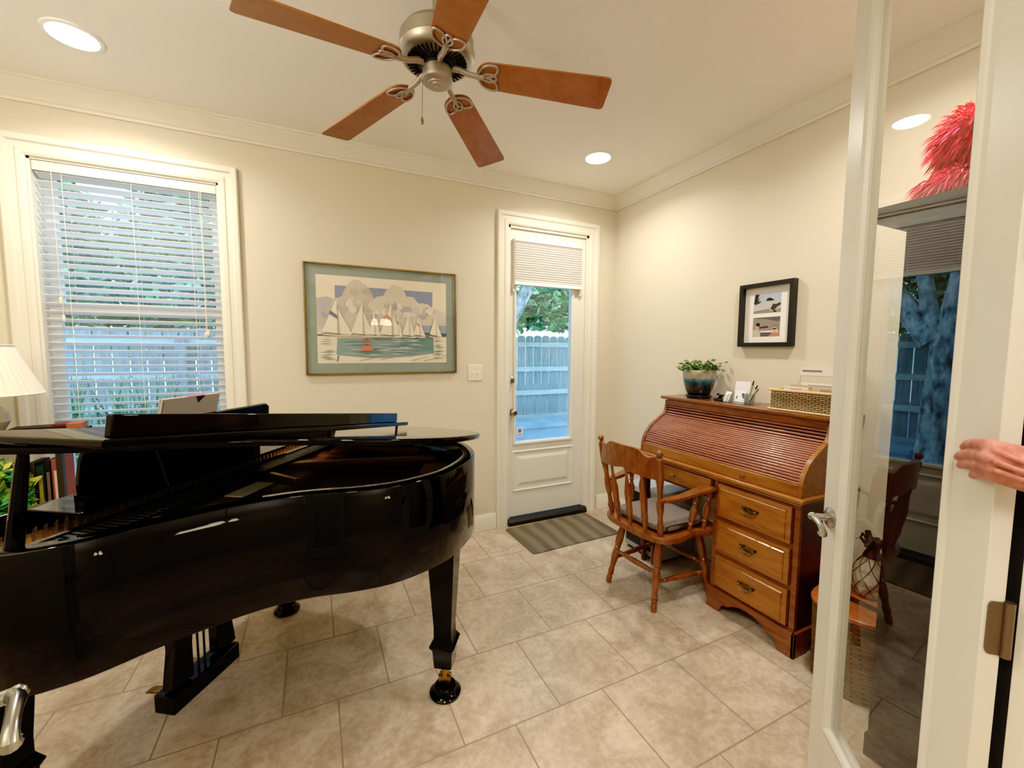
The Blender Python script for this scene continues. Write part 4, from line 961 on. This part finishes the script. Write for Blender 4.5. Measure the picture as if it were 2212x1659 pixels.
for i in range(8):
    A_, B_ = V_[i], V_[(i+1) % 8]
    for k in range(n-1): mb.face([A_[k], A_[k+1], B_[k+1], B_[k]])
mb.face([V_[i][0] for i in range(8)]); mb.face([V_[i][-1] for i in range(8)][::-1])
mb.build('rim', m_black, pia, angle=50)
for y0, y1 in ((-3.12, -3.068), (-1.652, -1.60)):
    pr = [(-1.979, ZBT), (-2.11, ZBT), (-2.12, .64), (-2.12, .72), (-2.11, .74), (-2.08, .745), (-2.055, .77), (-2.04, .82), (-2.02, .88), (-1.995, .93), (-1.979, ZR)]
    MB(PM).prism(pr, y0, y1, 'y').build('cheek_arm', m_black, pia, bevel=.004)
bottom = INN
MB(PM).prism([(a, b_) for a, b_ in INN], .63, .65).build('bottom_board', m_blacksat, pia)
MB(PM).box((-2.11, -3.067, .625), (-1.93, -1.653, .70)).build('keybed', m_black, pia, bevel=.003)
MB(PM).prism([(a, b_) for a, b_ in offset(RIM, .053)], .80, .81).build('soundboard', m_soundboard, pia)
# iron plate: border ring + struts
mb = MB(PM); o1 = offset(RIM, .06); o2 = offset(RIM, .115); k0 = 8
z0_, z1_ = .845, .862
A_ = [mb.v((*p, z1_)) for p in o1[k0:-k0]]; B_ = [mb.v((*p, z1_)) for p in o2[k0:-k0]]; C_ = [mb.v((*p, z0_)) for p in o1[k0:-k0]]; D_ = [mb.v((*p, z0_)) for p in o2[k0:-k0]]
for k in range(len(A_)-1):
    mb.face([A_[k], A_[k+1], B_[k+1], B_[k]]); mb.face([B_[k], B_[k+1], D_[k+1], D_[k]]); mb.face([D_[k], D_[k+1], C_[k+1], C_[k]]); mb.face([C_[k], C_[k+1], A_[k+1], A_[k]])
mb.box((-1.90, -2.95, .845), (-1.74, -1.68, .868))          # pin block web
def strut(a, b_, w_=.022, zt=.895, zb_=.862):
    a = Vector((*a, 0)); b_ = Vector((*b_, 0)); t = (b_-a).normalized(); s = Vector((-t.y, t.x, 0))*w_/2
    P = [a-s, b_-s, b_+s, a+s]
    lo = [mb.v((p.x, p.y, zb_)) for p in P]; hi = [mb.v((p.x*.999+(a.x+b_.x)/2*.001, p.y, zt)) for p in P]
    mb.face(hi); mb.face(lo[::-1])
    for k in range(4): mb.face([lo[k], lo[(k+1) % 4], hi[(k+1) % 4], hi[k]])
strut((-1.76, -2.16), (-1.00, -1.90), .05); strut((-1.76, -2.20), (-1.42, -2.33)); strut((-1.76, -2.75), (-1.36, -2.72), .02); strut((-1.76, -1.80), (-1.15, -1.72), .03)
mb.prism([(-1.02, -2.0), (-.88, -1.95), (-.84, -2.1), (-.9, -2.25), (-1.0, -2.12)], .862, .885)
mb.build('iron_plate', m_gold, pia, bevel=.003)
def inside(x, y):
    c = False; P = offset(RIM, .125) if False else INN2; j = len(P)-1
    for i in range(len(P)):
        if (P[i][1] > y) != (P[j][1] > y) and x < (P[j][0]-P[i][0])*(y-P[i][1])/(P[j][1]-P[i][1])+P[i][0]: c = not c
        j = i
    return c
INN2 = offset(RIM, .10)
def strings(nm, m, y0, y1, N, ang, z, r):
    mb = MB(PM); d = Vector((cos(radians(ang)), sin(radians(ang))))
    for i in range(N):
        p = Vector((-1.80, y0+(y1-y0)*i/(N-1))); L_ = 0
        while inside(p.x+d.x*(L_+.02), p.y+d.y*(L_+.02)) and L_ < 1.3: L_ += .02
        if L_ > .05: mb.tube([(p.x, p.y, z), (p.x+d.x*L_, p.y+d.y*L_, z)], r, 4)
    return tag(mb.build(nm, m, pia), kind='stuff')
strings('treble_strings', m_steel, -3.04, -2.16, 64, 6, .872, .0011)
strings('bass_strings', m_copper, -2.10, -1.68, 26, -14, .882, .0017)
mb = MB(PM)
for i in range(100):
    for j in range(2): mb.lathe([(.868, .0032), (.892, .0032)], (-1.87+j*.035+(i % 2)*.012, -2.92+1.22*i/99, 0), seg=6)
tag(mb.build('tuning_pins', m_chrome, pia), kind='stuff')
mb = MB(PM)
for i in range(68): mb.box((-1.69, -3.0+1.28*i/67-.006, .885), (-1.60, -3.0+1.28*i/67+.006, .905))
mb.build('dampers', m_blacksat, pia, bevel=.001)
MB(PM).box((-1.705, -3.04, .885), (-1.69, -1.68, .91)).build('damper_rail', m_black, pia)
MB(PM).box((-1.585, -2.50, .874), (-1.515, -2.34, .878)).build('cream_reflection', mat('reflection_cream', 'd9d2c4', .8), pia)  # flat cream slab standing in for a pale reflection inside the piano
# fallboard and keys
MB(PM).prism([(-1.95, .70), (-1.93, .70), (-1.93, .90), (-1.94, .93), (-1.955, .93), (-1.965, .90), (-1.962, .76)], -3.066, -1.654, 'y').build('fallboard', m_black, pia, bevel=.004)
mb = MB(PM); 
for i in range(52): mb.box((-2.105, -3.0+i*.0245, .70), (-1.96, -3.0+i*.0245+.0235, .735))
mb.build('white_keys', m_white, pia, bevel=.001)
mb = MB(PM)
for i in range(51):
    if (i % 7) in (1, 2, 4, 5, 6): mb.box((-2.055, -3.0+i*.0245+.018, .735), (-1.965, -3.0+i*.0245+.031, .747))
mb.build('black_keys', m_blacksat, pia, bevel=.001)
MB(PM).box((-2.12, -3.066, .64), (-2.108, -1.654, .715)).build('key_slip', m_black, pia, bevel=.003)
# music desk and tray
tr_ = MB(PM).prism(rrect(-1.93, -2.84, -1.72, -1.96, .03), .925, .937).build('desk_tray', m_black, pia, bevel=.003)
dm = PM @ T(-1.775, -2.475, .966) @ R(14, 'Y')
pts = [(-.33, .0), (.375, .0), (.40, .05), (.405, .12), (.39, .185), (.37, .198), (-.31, .198), (-.33, .185), (-.342, .12), (-.34, .05)]
MB(dm).prism(pts, -.008, .008, 'x').build('music_desk', m_black, pia, bevel=.003)
MB(PM).box((-1.80, -2.80, .937), (-1.765, -2.10, .972)).build('music_ledge', m_black, pia, bevel=.002)
for y in (-2.2, -2.6): MB(PM).tube([(-1.70, y, .94), (-1.74, y, 1.06)], .003, 8).build('desk_prop', m_blacksat, pia)
# lid, hinged on the bass side
HA = 8.3
LM = PM @ T(0, -1.60, ZR+.002) @ R(-HA, 'X') @ T(0, 1.60, 0)
FOLD = -1.69
out = [p for p in offset(RIM, -.022) if p[0] > FOLD]
out = [(FOLD, -3.142)]+out+[(FOLD, -1.578)]
out = [(a, min(b_, -1.585)) for a, b_ in out]
def slab(poly, z0_, z1_, e=.005):
    mb = MB(LM); n = len(poly); c_ = Vector((sum(p[0] for p in poly)/n, sum(p[1] for p in poly)/n))
    ins = offset(poly+[poly[0]], e)[:-1] if False else [tuple(c_+(Vector(p)-c_)*(1-e/.6)) for p in poly]
    R_ = [[mb.v((*p, z)) for p in P] for P, z in ((ins, z0_), (poly, z0_+e), (poly, z1_-e), (ins, z1_))]
    for A_, B_ in zip(R_, R_[1:]):
        for k in range(n): mb.face([A_[k], A_[(k+1) % n], B_[(k+1) % n], B_[k]])
    mb.face(R_[0][::-1]); mb.face(R_[-1]); return mb
slab(out, 0, .020).build('main_lid', m_black, pia, angle=50)
FE = -1.262
fl = slab([(FOLD, -3.142), (FE, -3.142), (FE, -1.60), (FOLD, -1.60)], .026, .044, .004).build('front_lid_flap', m_black, pia, angle=50)
MB(LM).box((FE-.052, -3.10, .044), (FE-.034, -1.67, .093)).build('flap_lip', m_black, fl, bevel=.003)
for y in (-3.05, -2.3, -1.66): MB(LM).lathe([(.020, .007), (.026, .006)], (FE-.04, y, 0), seg=10).build('rubber_bumper', m_blacksat, fl)
mb = MB(LM); mb.tube([(FOLD, -3.13, .024), (FOLD, -1.61, .024)], .004, 8); mb.build('lid_hinge', m_brass, pia)
# prop stick
def W(v, u, z): return tuple(PM @ Vector((v, u, z)))
pp = (PM.inverted() @ Vector((-2.875, -1.70, 0)))
top_l = LM.inverted() @ (PM @ Vector((-1.60, -3.06, 0))); 
mb = MB(PM); a = Vector((-1.592, -3.065, ZR-.02)); b_ = Vector((-1.565, -3.05, ZR+.002+math.sin(radians(HA))*(1.445)))
mb.tube([a, a.lerp(b_, .1), a.lerp(b_, .9), b_], [.019, .016, .012, .010], 10); mb.build('lid_prop', m_black, pia)
# legs
m_caster = mat('brass_caster', 'a8823e', .25, 1.)
legs = [(-.853, -2.244), (-1.857, -1.847), (-1.894, -2.933)]
for i, (lx, ly) in enumerate(legs):
    LMx = PM @ T(lx, ly, 0)
    mb = MB(LMx); prof = [(.125, .030), (.13, .036), (.205, .041), (.225, .052), (.235, .046), (.255, .036), (.30, .036), (.58, .052), (.62, .054)]
    R_ = [[mb.v((sx*h, sy*h, z)) for sx, sy in ((-1, -1), (1, -1), (1, 1), (-1, 1))] for z, h in prof]
    for A_, B_ in zip(R_, R_[1:]):
        for k in range(4): mb.face([A_[k], A_[(k+1) % 4], B_[(k+1) % 4], B_[k]])
    mb.face(R_[0][::-1]); mb.face(R_[-1]); leg = mb.build('leg', m_black, pia, bevel=.003)
    mb = MB(LMx); mb.lathe([(.075, .014), (.126, .016)], (0, 0, 0)); mb.box((-.024, -.011, .040), (.024, -.007, .085)); mb.box((-.024, .007, .040), (.024, .011, .085)); mb.box((-.024, -.011, .076), (.024, .011, .085))
    mb.lathe([(0, .021), (1, .021)], (0, -.007, .040), (0, .007, .040), seg=20); mb.build('caster', m_caster, leg)
    if i < 2:
        p = LMx.translation
        MB(T(p.x, p.y, 0)).lathe([(0, .054), (.003, .058), (.014, .060), (.020, .052), (.026, .045), (.036, .044), (.041, .040), (.041, .034), (.020, .030), (.018, 0)], seg=36)
        mb = MB(T(p.x, p.y, 0)); mb.lathe([(0, .056), (.003, .062), (.012, .064), (.018, .058), (.024, .047), (.036, .045), (.041, .041), (.041, .035), (.0195, .030), (.0185, 0)], seg=36)
        tag(mb.build('caster_cup', m_black, angle=20), ('round black caster cup under the near tail leg of the piano', 'round black caster cup under the far piano leg, seen beneath the piano body')[i], 'caster cup', 'piano caster cups')
# lyre
mb = MB(PM); lyx = -1.80
mb.box((lyx-.035, -2.585, .085), (lyx+.05, -2.285, .155)); mb.build('pedal_box', m_black, pia, bevel=.006)
mb = MB(PM)
for s in (-1, 1):
    c_ = -2.43; pts = [(c_+s*.055, .165), (c_+s*.055, .30), (c_+s*.04, .42), (c_+s*.07, .62), (c_+s*.17, .62), (c_+s*.13, .45), (c_+s*.125, .30), (c_+s*.145, .165)]
    mb.prism(pts, lyx-.01, lyx+.035, 'x')
mb.build('lyre_post', m_black, pia, bevel=.004)
mb = MB(PM)
for dy in (-.014, 0.014): mb.tube([(lyx+.012, -2.43+dy, .15), (lyx+.012, -2.43+dy, .64)], .0042, 8)
mb.build('pedal_rod', m_blacksat, pia)
for dy in (-.075, 0, .075):
    MB(PM).prism([(lyx-.035, .115), (lyx-.13, .105), (lyx-.15, .095), (lyx-.15, .088), (lyx-.12, .092), (lyx-.035, .105)], -2.43+dy-.014, -2.43+dy+.014, 'y').build('pedal', m_brass, pia, bevel=.003)
# music book on the desk
mb = MB(dm @ T(-.012, 0, .005)); 
mb.box((-.012, -.105, 0), (-.002, .125, .262), 'a89c90'); mb.box((-.0135, -.107, .004), (-.0125, .127, .262), 'e6dcd2')
mb.poly([(-.0015, .02, .2615), (-.0015, .062, .2615), (-.0015, .034, .235)], '2a2a2a'); mb.box((-.013, -.01, .2622), (-.004, .06, .2635), 'd06a78')
mb.box((-.0022, -.1045, .01), (-.0016, -.10, .255), '776c62')
tag(mb.build('music_book', m_print), 'grey covered music book with black triangle leaning on the piano music desk', 'book')

# ------------------------------------------------------------------ lamp and shelf in the far left corner
sf = thing('open_shelf', 'dark open shelf holding books and a plant behind the piano keyboard', 'shelf', (-3.8, -.32, 0))
m_sh = mat('dark_shelf', '1a1412', .4)
SX0, SX1, SY0, SY1 = -4.10, -3.455, -.385, -.08
for z in (.25, .535, .985): MB().box((SX0, SY0, z), (SX1, SY1, z+.016)).build('shelf_board', m_sh, sf, bevel=.002)
for x in (SX0, SX1-.022):
    for y in (SY0, SY1-.022): MB().box((x, y, 0), (x+.022, y+.022, 1.0)).build('post', m_sh, sf)
lm = thing('table_lamp', 'table lamp with pleated cream shade at the left edge of the window', 'lamp', (-3.755, -.30, 1.0))
m_lsh = NT('pleated_shade_fabric'); m_lsh.b.inputs['Base Color'].default_value = lin('e9dfc9'); m_lsh.b.inputs['Roughness'].default_value = .8
m_lsh.b.inputs['Emission Color'].default_value = lin('f0e2c6'); m_lsh.b.inputs['Emission Strength'].default_value = .12; m_lsh = m_lsh.m
mb = MB(T(-3.745, -.30, 0)); N = 96; R_ = []
for z, r in ((1.412, .113), (1.405, .115), (1.20, .198), (1.193, .200)): R_.append([mb.v(((r+(.0022 if k % 2 else 0))*cos(2*pi*k/N), (r+(.0022 if k % 2 else 0))*sin(2*pi*k/N), z)) for k in range(N)])
for A_, B_ in zip(R_, R_[1:]):
    for k in range(N): mb.face([A_[k], A_[(k+1) % N], B_[(k+1) % N], B_[k]])
shd = mb.build('lamp_shade', m_lsh, lm, angle=10)
mb = MB(T(-3.745, -.30, 0)); mb.tube([(.115*cos(t*pi/16), .115*sin(t*pi/16), 1.413) for t in range(32)], .0035, 6, closed=True); mb.build('shade_trim', m_almond, shd); MB(T(-3.745, -.30, 0)).tube([(.201*cos(t*pi/16), .201*sin(t*pi/16), 1.193) for t in range(32)], .004, 6, closed=True).build('shade_trim', m_almond, shd)
MB(T(-3.745, -.30, 0)).lathe([(1.001, .075), (1.012, .078), (1.02, .06), (1.03, .07), (1.07, .09), (1.11, .085), (1.15, .05), (1.165, .03), (1.17, .015), (1.30, .012)], seg=32).build('lamp_base', mat('lamp_ceramic', 'b8a98a', .25, coat=.4), lm)
mb = MB(T(-3.56, -.17, 1.0012) @ R(10, 'Z')); mb.box((-.14, -.05, 0), (.05, .05, .022), '2a1a14'); mb.box((.05, -.05, 0.001), (.105, .05, .030), 'a05a3c'); mb.box((.0, -.048, .022), (.05, .048, .031), '5a2c1c')
tag(mb.build('small_case', m_books), 'small dark brown and red case lying on top of the shelf beside the lamp', 'case')
bx = -3.480
for w_, h, c, c2, lab in ((.030, .335, '8c4a44', 'd8b8a8', 'reddish pink book at the right end of the shelf row'), (.02, .33, '1b1413', '6a5a50', 'thin black book beside the reddish pink book'), (.026, .31, '20302c', '9a8a3a', 'dark green book with a gold stripe on the shelf'),
                       (.028, .325, '2a2a22', 'a48a2c', 'dark book with a mustard spine band on the shelf'), (.024, .31, '16262a', '4e6a70', 'dark teal book at the left end of the shelf row')):
    mb = MB(); mb.box((bx-w_, -.345, .552), (bx, -.22, .552+h), c); mb.box((bx-w_*.75, -.3462, .60), (bx-w_*.25, -.345, .60+h*.7), c2); mb.box((bx-w_*.9, -.3463, .66), (bx-w_*.1, -.3451, .70), 'cfc6b8' if c == '8c4a44' else c2)
    tag(mb.build('book', m_books, bevel=.001), lab, 'book', 'books on the open shelf'); bx -= w_+.003
lp_ = thing('leafy_plant', 'bushy green and yellow leafed plant on the shelf under the lamp', 'plant', (-3.72, -.26, .552))
MB(T(-3.72, -.26, .552)).lathe([(0, .05), (.01, .055), (.09, .07), (.095, .064), (.09, 0)]).build('pot', mat('plant_pot', '3a3a30', .5), lp_)
PC = ['4f8f3a', '8fae3c', 'c2c25a', '2f7a4a', '2a8a6a', '6fa83a']
mb = MB(); leaves(mb, (-3.67, -.38, .74), (.11, .07, .17), 900, .035, PC); leaves(mb, (-3.56, -.41, .625), (.11, .04, .07), 420, .026, PC); leaves(mb, (-3.72, -.28, .74), (.09, .08, .12), 250, .035, PC); mb.build('foliage', m_leafv, lp_)

# ------------------------------------------------------------------ hand on the edge of the door
m_skin = NT('skin'); n1 = m_skin.noise(45, 4); r_1 = m_skin.ramp(n1.outputs[0], [(.3, 'a9574a'), (.55, 'c87f6e'), (.75, 'd69a88')]); m_skin.link(r_1.outputs[0], m_skin.b.inputs['Base Color'])
m_skin.b.inputs['Roughness'].default_value = .5; m_skin.b.inputs['Subsurface Weight'].default_value = .15; m_skin.b.inputs['Subsurface Radius'].default_value = (.01, .004, .002); n2 = m_skin.noise(260, 4); m_skin.bump(n2.outputs[0], .25, .0015); m_skin = m_skin.m

FING = {
    'index': [(-1.381, -2.7274, 1.2374, 0.016), (-1.4184, -2.7009, 1.2495, 0.0125), (-1.3803, -2.6751, 1.2468, 0.0098), (-1.3334, -2.6501, 1.2357, 0.0088), (-1.3111, -2.6389, 1.2261, 0.0074)],
    'middle': [(-1.3878, -2.7309, 1.2241, 0.016), (-1.426, -2.7031, 1.2342, 0.0125), (-1.376, -2.6707, 1.2262, 0.0102), (-1.3289, -2.6429, 1.214, 0.009), (-1.3029, -2.6296, 1.2047, 0.0074)],
    'ring': [(-1.3839, -2.7321, 1.2068, 0.016), (-1.4207, -2.7037, 1.2179, 0.0118), (-1.3745, -2.6725, 1.2094, 0.0096), (-1.3303, -2.6468, 1.1979, 0.0084), (-1.3078, -2.6352, 1.1907, 0.007)],
    'pinky': [(-1.3737, -2.7315, 1.1925, 0.014), (-1.4043, -2.7054, 1.2015, 0.0112), (-1.3756, -2.6827, 1.1972, 0.0092), (-1.3434, -2.666, 1.1870, 0.0080), (-1.3268, -2.6579, 1.1800, 0.0068)],
    'thumb': [(-1.352, -2.738, 1.205, 0.014), (-1.338, -2.722, 1.196, 0.0115), (-1.335, -2.707, 1.190, 0.0098), (-1.342, -2.698, 1.186, 0.008)],
    'arm': [(-1.385, -2.735, 1.2146, 0.022), (-1.368, -2.765, 1.206, 0.025), (-1.352, -2.83, 1.1897, 0.027), (-1.30, -2.93, 1.1668, 0.033), (-1.20, -3.04, 1.1371, 0.040)]}
pr_ = thing('person', 'hand and forearm of a person holding the hinge edge of the glass door', 'person', (-1.37, -2.72, 1.13))
mb = MB()
def hull(balls):
    b2 = bmesh.new()
    for x, y, z, r in balls:
        for k in range(12):
            for j in range(1, 8):
                a = pi*j/8; t = 2*pi*k/12; b2.verts.new((x+r*sin(a)*cos(t), y+r*sin(a)*sin(t), z+r*cos(a)))
    g = bmesh.ops.convex_hull(b2, input=b2.verts)
    me = bpy.data.meshes.new('tmp'); inner = [v for v in b2.verts if not v.link_faces]
    bmesh.ops.delete(b2, geom=inner, context='VERTS'); b2.to_mesh(me); b2.free(); mb.bm.from_mesh(me); bpy.data.meshes.remove(me)
for k, c in FING.items():
    for a, b_ in zip(c, c[1:]): hull([a, b_])
for a, b_ in (('index', 'middle'), ('middle', 'ring'), ('ring', 'pinky')):
    hull([FING[a][0], FING[b_][0], (*FING[a][1][:3], .011), (*FING[b_][1][:3], .0105)])
hull([(*FING['index'][0][:3], .016), (*FING['pinky'][0][:3], .014), FING['arm'][0], FING['arm'][1]])
hull([FING['thumb'][0], FING['pinky'][0], FING['arm'][1]])
# tendons
for a, b_ in (((-1.4324, -2.7101, 1.2462), (-1.4119, -2.7355, 1.2317)), ((-1.4372, -2.7125, 1.2303), (-1.4169, -2.7376, 1.2183)), ((-1.4314, -2.7144, 1.2153), (-1.4112, -2.7371, 1.2043))):
    hull([(*a, .0045), (*b_, .004)])
hd = mb.build('arm', m_skin, pr_)
rm = hd.modifiers.new('remesh', 'REMESH'); rm.mode = 'VOXEL'; rm.voxel_size = .0016; rm.use_smooth_shade = True
sm_ = hd.modifiers.new('smooth', 'SMOOTH'); sm_.factor = .6; sm_.iterations = 5
MB().tube([(-1.325, -2.885, 1.177), (-1.29, -2.94, 1.163), (-1.20, -3.04, 1.137), (-1.10, -3.14, 1.11)], [.043, .046, .053, .058], 20).build('sleeve', mat('dark_sleeve', '22252c', .9), pr_)
gap_shade = MB(); gap_shade.box((FX1-.021, YF-.030, 0), (FX1, YF, FZ1)); struct('gap_shade_strip', gap_shade, m_dark)  # black strip painting the shade of the gap between door and jamb

# ------------------------------------------------------------------ chandelier in the hall, seen only as a reflection
m_sl = mat('lit_glass_shade', 'fff4e0', .5, emit=('ffeccc', 14))
chn = thing('chandelier', 'hall chandelier with three lit white glass shades, visible as a reflection in the sailboat picture', 'chandelier', (-1.33, -4.6, CZ))
MB().tube([(-1.33, -4.6, CZ), (-1.33, -4.6, 1.98)], .008, 8).build('stem', m_nickel, chn)
for dx, dy in ((-.11, 0), (0.02, .10), (.12, -.03)):
    o = MB().tube([(-1.33, -4.6, 2.0), (-1.33+dx*.6, -4.6+dy*.6, 2.03), (-1.33+dx, -4.6+dy, 1.96)], .006, 8).build('arm', m_nickel, chn)
    MB().lathe([(1.93, .035), (1.83, .065), (1.832, .063), (1.928, .033)], (-1.33+dx, -4.6+dy, 0), seg=24).build('glass_shade', m_sl, o)

# ------------------------------------------------------------------ light
def area(name, loc, rot, size, power, col, spread=180, shape='SQUARE', sy=None):
    l = bpy.data.lights.new(name, 'AREA'); l.shape = shape; l.size = size; l.energy = power; l.color = col; l.spread = radians(spread)
    if sy: l.size_y = sy
    o = bpy.data.objects.new(name, l); COL.objects.link(o); o.location = loc; o.rotation_euler = [radians(a) for a in rot]; return o
WARM = (1, .94, .83)
for i, (x, y) in enumerate(lights):
    area('can_light', (x, y, CZ-.012), (0, 0, 0), .13, 11.5, WARM, 150, 'DISK')
area('hall_light', (-2.9, -3.4, CZ-.05), (0, 0, 0), .7, 36, (1, .94, .86))
area('hall_light', (-.9, -3.5, CZ-.05), (0, 0, 0), .7, 20, (1, .94, .86))
area('ceiling_fill', (-3.85, -2.3, 1.8), (180, 0, 0), .35, 31, (1, .95, .86))  # added pair of unseen fill lights, aimed up to brighten the ceiling
area('ceiling_fill', (-1.9, -5.2, 1.8), (180, 0, 0), .35, 20, (1, .95, .86))
W_ = bpy.data.worlds.new('world'); SC.world = W_; W_.use_nodes = True; nt = W_.node_tree
bg = nt.nodes['Background']; tcw = nt.nodes.new('ShaderNodeTexCoord'); sep = nt.nodes.new('ShaderNodeSeparateXYZ'); rp = nt.nodes.new('ShaderNodeValToRGB')
nt.links.new(tcw.outputs['Generated'], sep.inputs[0]); nt.links.new(sep.outputs['Z'], rp.inputs[0])
rp.color_ramp.elements[0].position = 0.; rp.color_ramp.elements[0].color = (.52, .82, 1, 1); rp.color_ramp.elements[1].position = .7; rp.color_ramp.elements[1].color = (.33, .64, 1, 1)
nt.links.new(rp.outputs[0], bg.inputs['Color']); bg.inputs['Strength'].default_value = 4.2
SC.view_settings.view_transform = 'Standard'; SC.view_settings.look = 'None'; SC.view_settings.exposure = -.12; SC.view_settings.gamma = 1.18
vs = SC.view_settings; vs.use_curve_mapping = True; cmv = vs.curve_mapping; cmv.extend = 'EXTRAPOLATED'; cv = cmv.curves[3]
cv.points[0].location = (0, 0); cv.points[-1].location = (1, 1); cv.points.new(.018, .006); cv.points.new(.07, .058); cv.points.new(.2, .205); cv.points.new(.6, .615); cmv.update()
SC.cycles.use_denoising = True
SC.cycles.max_bounces = 10; SC.cycles.diffuse_bounces = 5; SC.cycles.glossy_bounces = 5; SC.cycles.transparent_max_bounces = 12
SC.cycles.caustics_reflective = False; SC.cycles.caustics_refractive = False; SC.cycles.sample_clamp_indirect = 6
